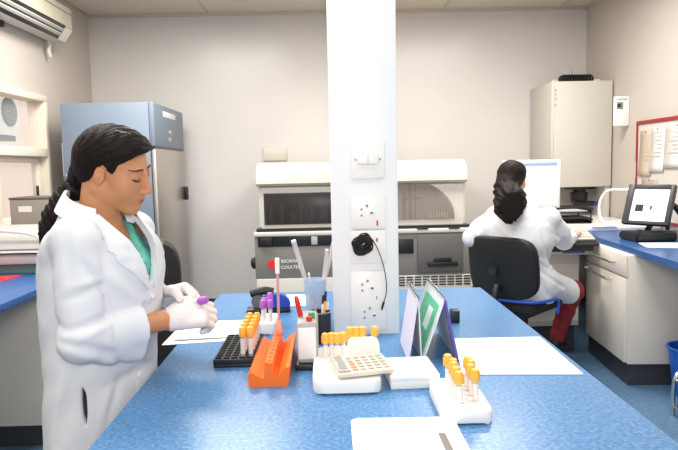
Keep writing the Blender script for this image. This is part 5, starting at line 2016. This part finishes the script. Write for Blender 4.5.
# skirt over the thighs
kk = hipr + (knr - hipr) * .80
F.chain([hipr + (0, 0, .0), kk], [.115, .085], .05)
F.chain([hipl, hipl + (knl - hipl) * .8], [.115, .085], .05)
F.chain([hipr + (.05, 0, .01), kk + (.01, -.03, -.03)], [.10, .06], .04)
F.creases(((541, 226, 549, 262, -.014, .013), (548, 226, 560, 246, .010, .013), (535, 268, 570, 291, -.016, .013), (536, 258, 566, 276, .012, .013), (531, 262, 548, 296, -.012, .012),
           (480, 216, 476, 238, -.014, .013), (498, 222, 518, 240, -.007, .016), (552, 234, 574, 244, -.012, .010), (545, 210, 538, 226, -.008, .014), (486, 214, 494, 236, .006, .016)), 3.45)
def ripple2(x, y, z):
    r1 = 1 - abs(np.sin(x * 13 + z * 9 - y * 6 + 1.6 * np.sin(z * 11 + y * 5) + .8 * np.sin(x * 23)))
    r2 = 1 - abs(np.sin(z * 17 - x * 11 + y * 9 + 1.7 * np.sin(x * 13 - z * 7)))
    return -.003 * r1 ** 4 + .002 * r2 ** 4
F.op(ripple2, (.7, 3.5, .4), (2, 4.7, 1.3), 0, 'off')
c_ = elr + (wrr - elr) * .70
d_ = unit(wrr - elr)
X_, Y_, Z_ = (F.ax[0][:, None, None], F.ax[1][None, :, None], F.ax[2][None, None, :])
pl_ = (X_ - c_[0]) * d_[0] + (Y_ - c_[1]) * d_[1] + (Z_ - c_[2]) * d_[2]
near = (X_ - c_[0]) ** 2 + (Y_ - c_[1]) ** 2 + (Z_ - c_[2]) ** 2 < .10 ** 2
F.F = np.where(near, np.maximum(F.F, pl_), F.F).astype(np.float32)
F.F = np.maximum(F.F, Z_ - 1.175).astype(np.float32)
ct2 = F.build('lab_coat', COATM, P2, relax=2)
m = MB()
rows = []
for q in np.linspace(-2.3, 2.3, 25):
    cdir = -sf * math.cos(q) + sl2 * math.sin(q)
    base = Q(.005, 0, 0)
    rows.append([base + cdir * .082 + np.array((0, 0, 1.15)), base + cdir * .072 + np.array((0, 0, 1.195)), base + cdir * .080 + np.array((0, 0, 1.198)), base + cdir * .108 + np.array((0, 0, 1.145))])
m.rings(rows)
m.build('collar', COATM, ct2, world=True, sharp=60)

# trousers, bangle hand fold and shoes
F = Field((1.0, 3.85, .10), (1.98, 4.72, .76), .008)
F.chain([hipr + (0, 0, -.01), knr, anr], [.085, .070, .05], .03)
F.chain([hipl + (0, 0, -.01), knl, anl], [.085, .070, .05], .03)
def creases(x, y, z):
    return .003 * np.sin(z * 70 + x * 60) + .002 * np.sin(x * 90 - y * 70)
F.op(creases, (1, 3.8, .1), (2, 4.8, .8), 0, 'off')
F.build('trousers', REDTR, P2)
for an in (anr, anl):
    m = MB()
    rings_ = []
    for f_, wd, h0 in ((-.06, .024, .07), (-.04, .034, .10), (.0, .036, .10), (.06, .042, .07), (.12, .042, .05), (.16, .03, .035), (.175, .012, .02)):
        c = an + sf * f_ + np.array((0, 0, -.09))
        rings_.append([c + sl2 * (wd * math.cos(q)) + np.array((0, 0, max(0, h0 * (.5 + .5 * math.sin(q))))) for q in np.linspace(0, 2 * math.pi, 15)[:-1]])
    m.rings(rings_)
    m.build('shoe', BLACK, P2, world=True)
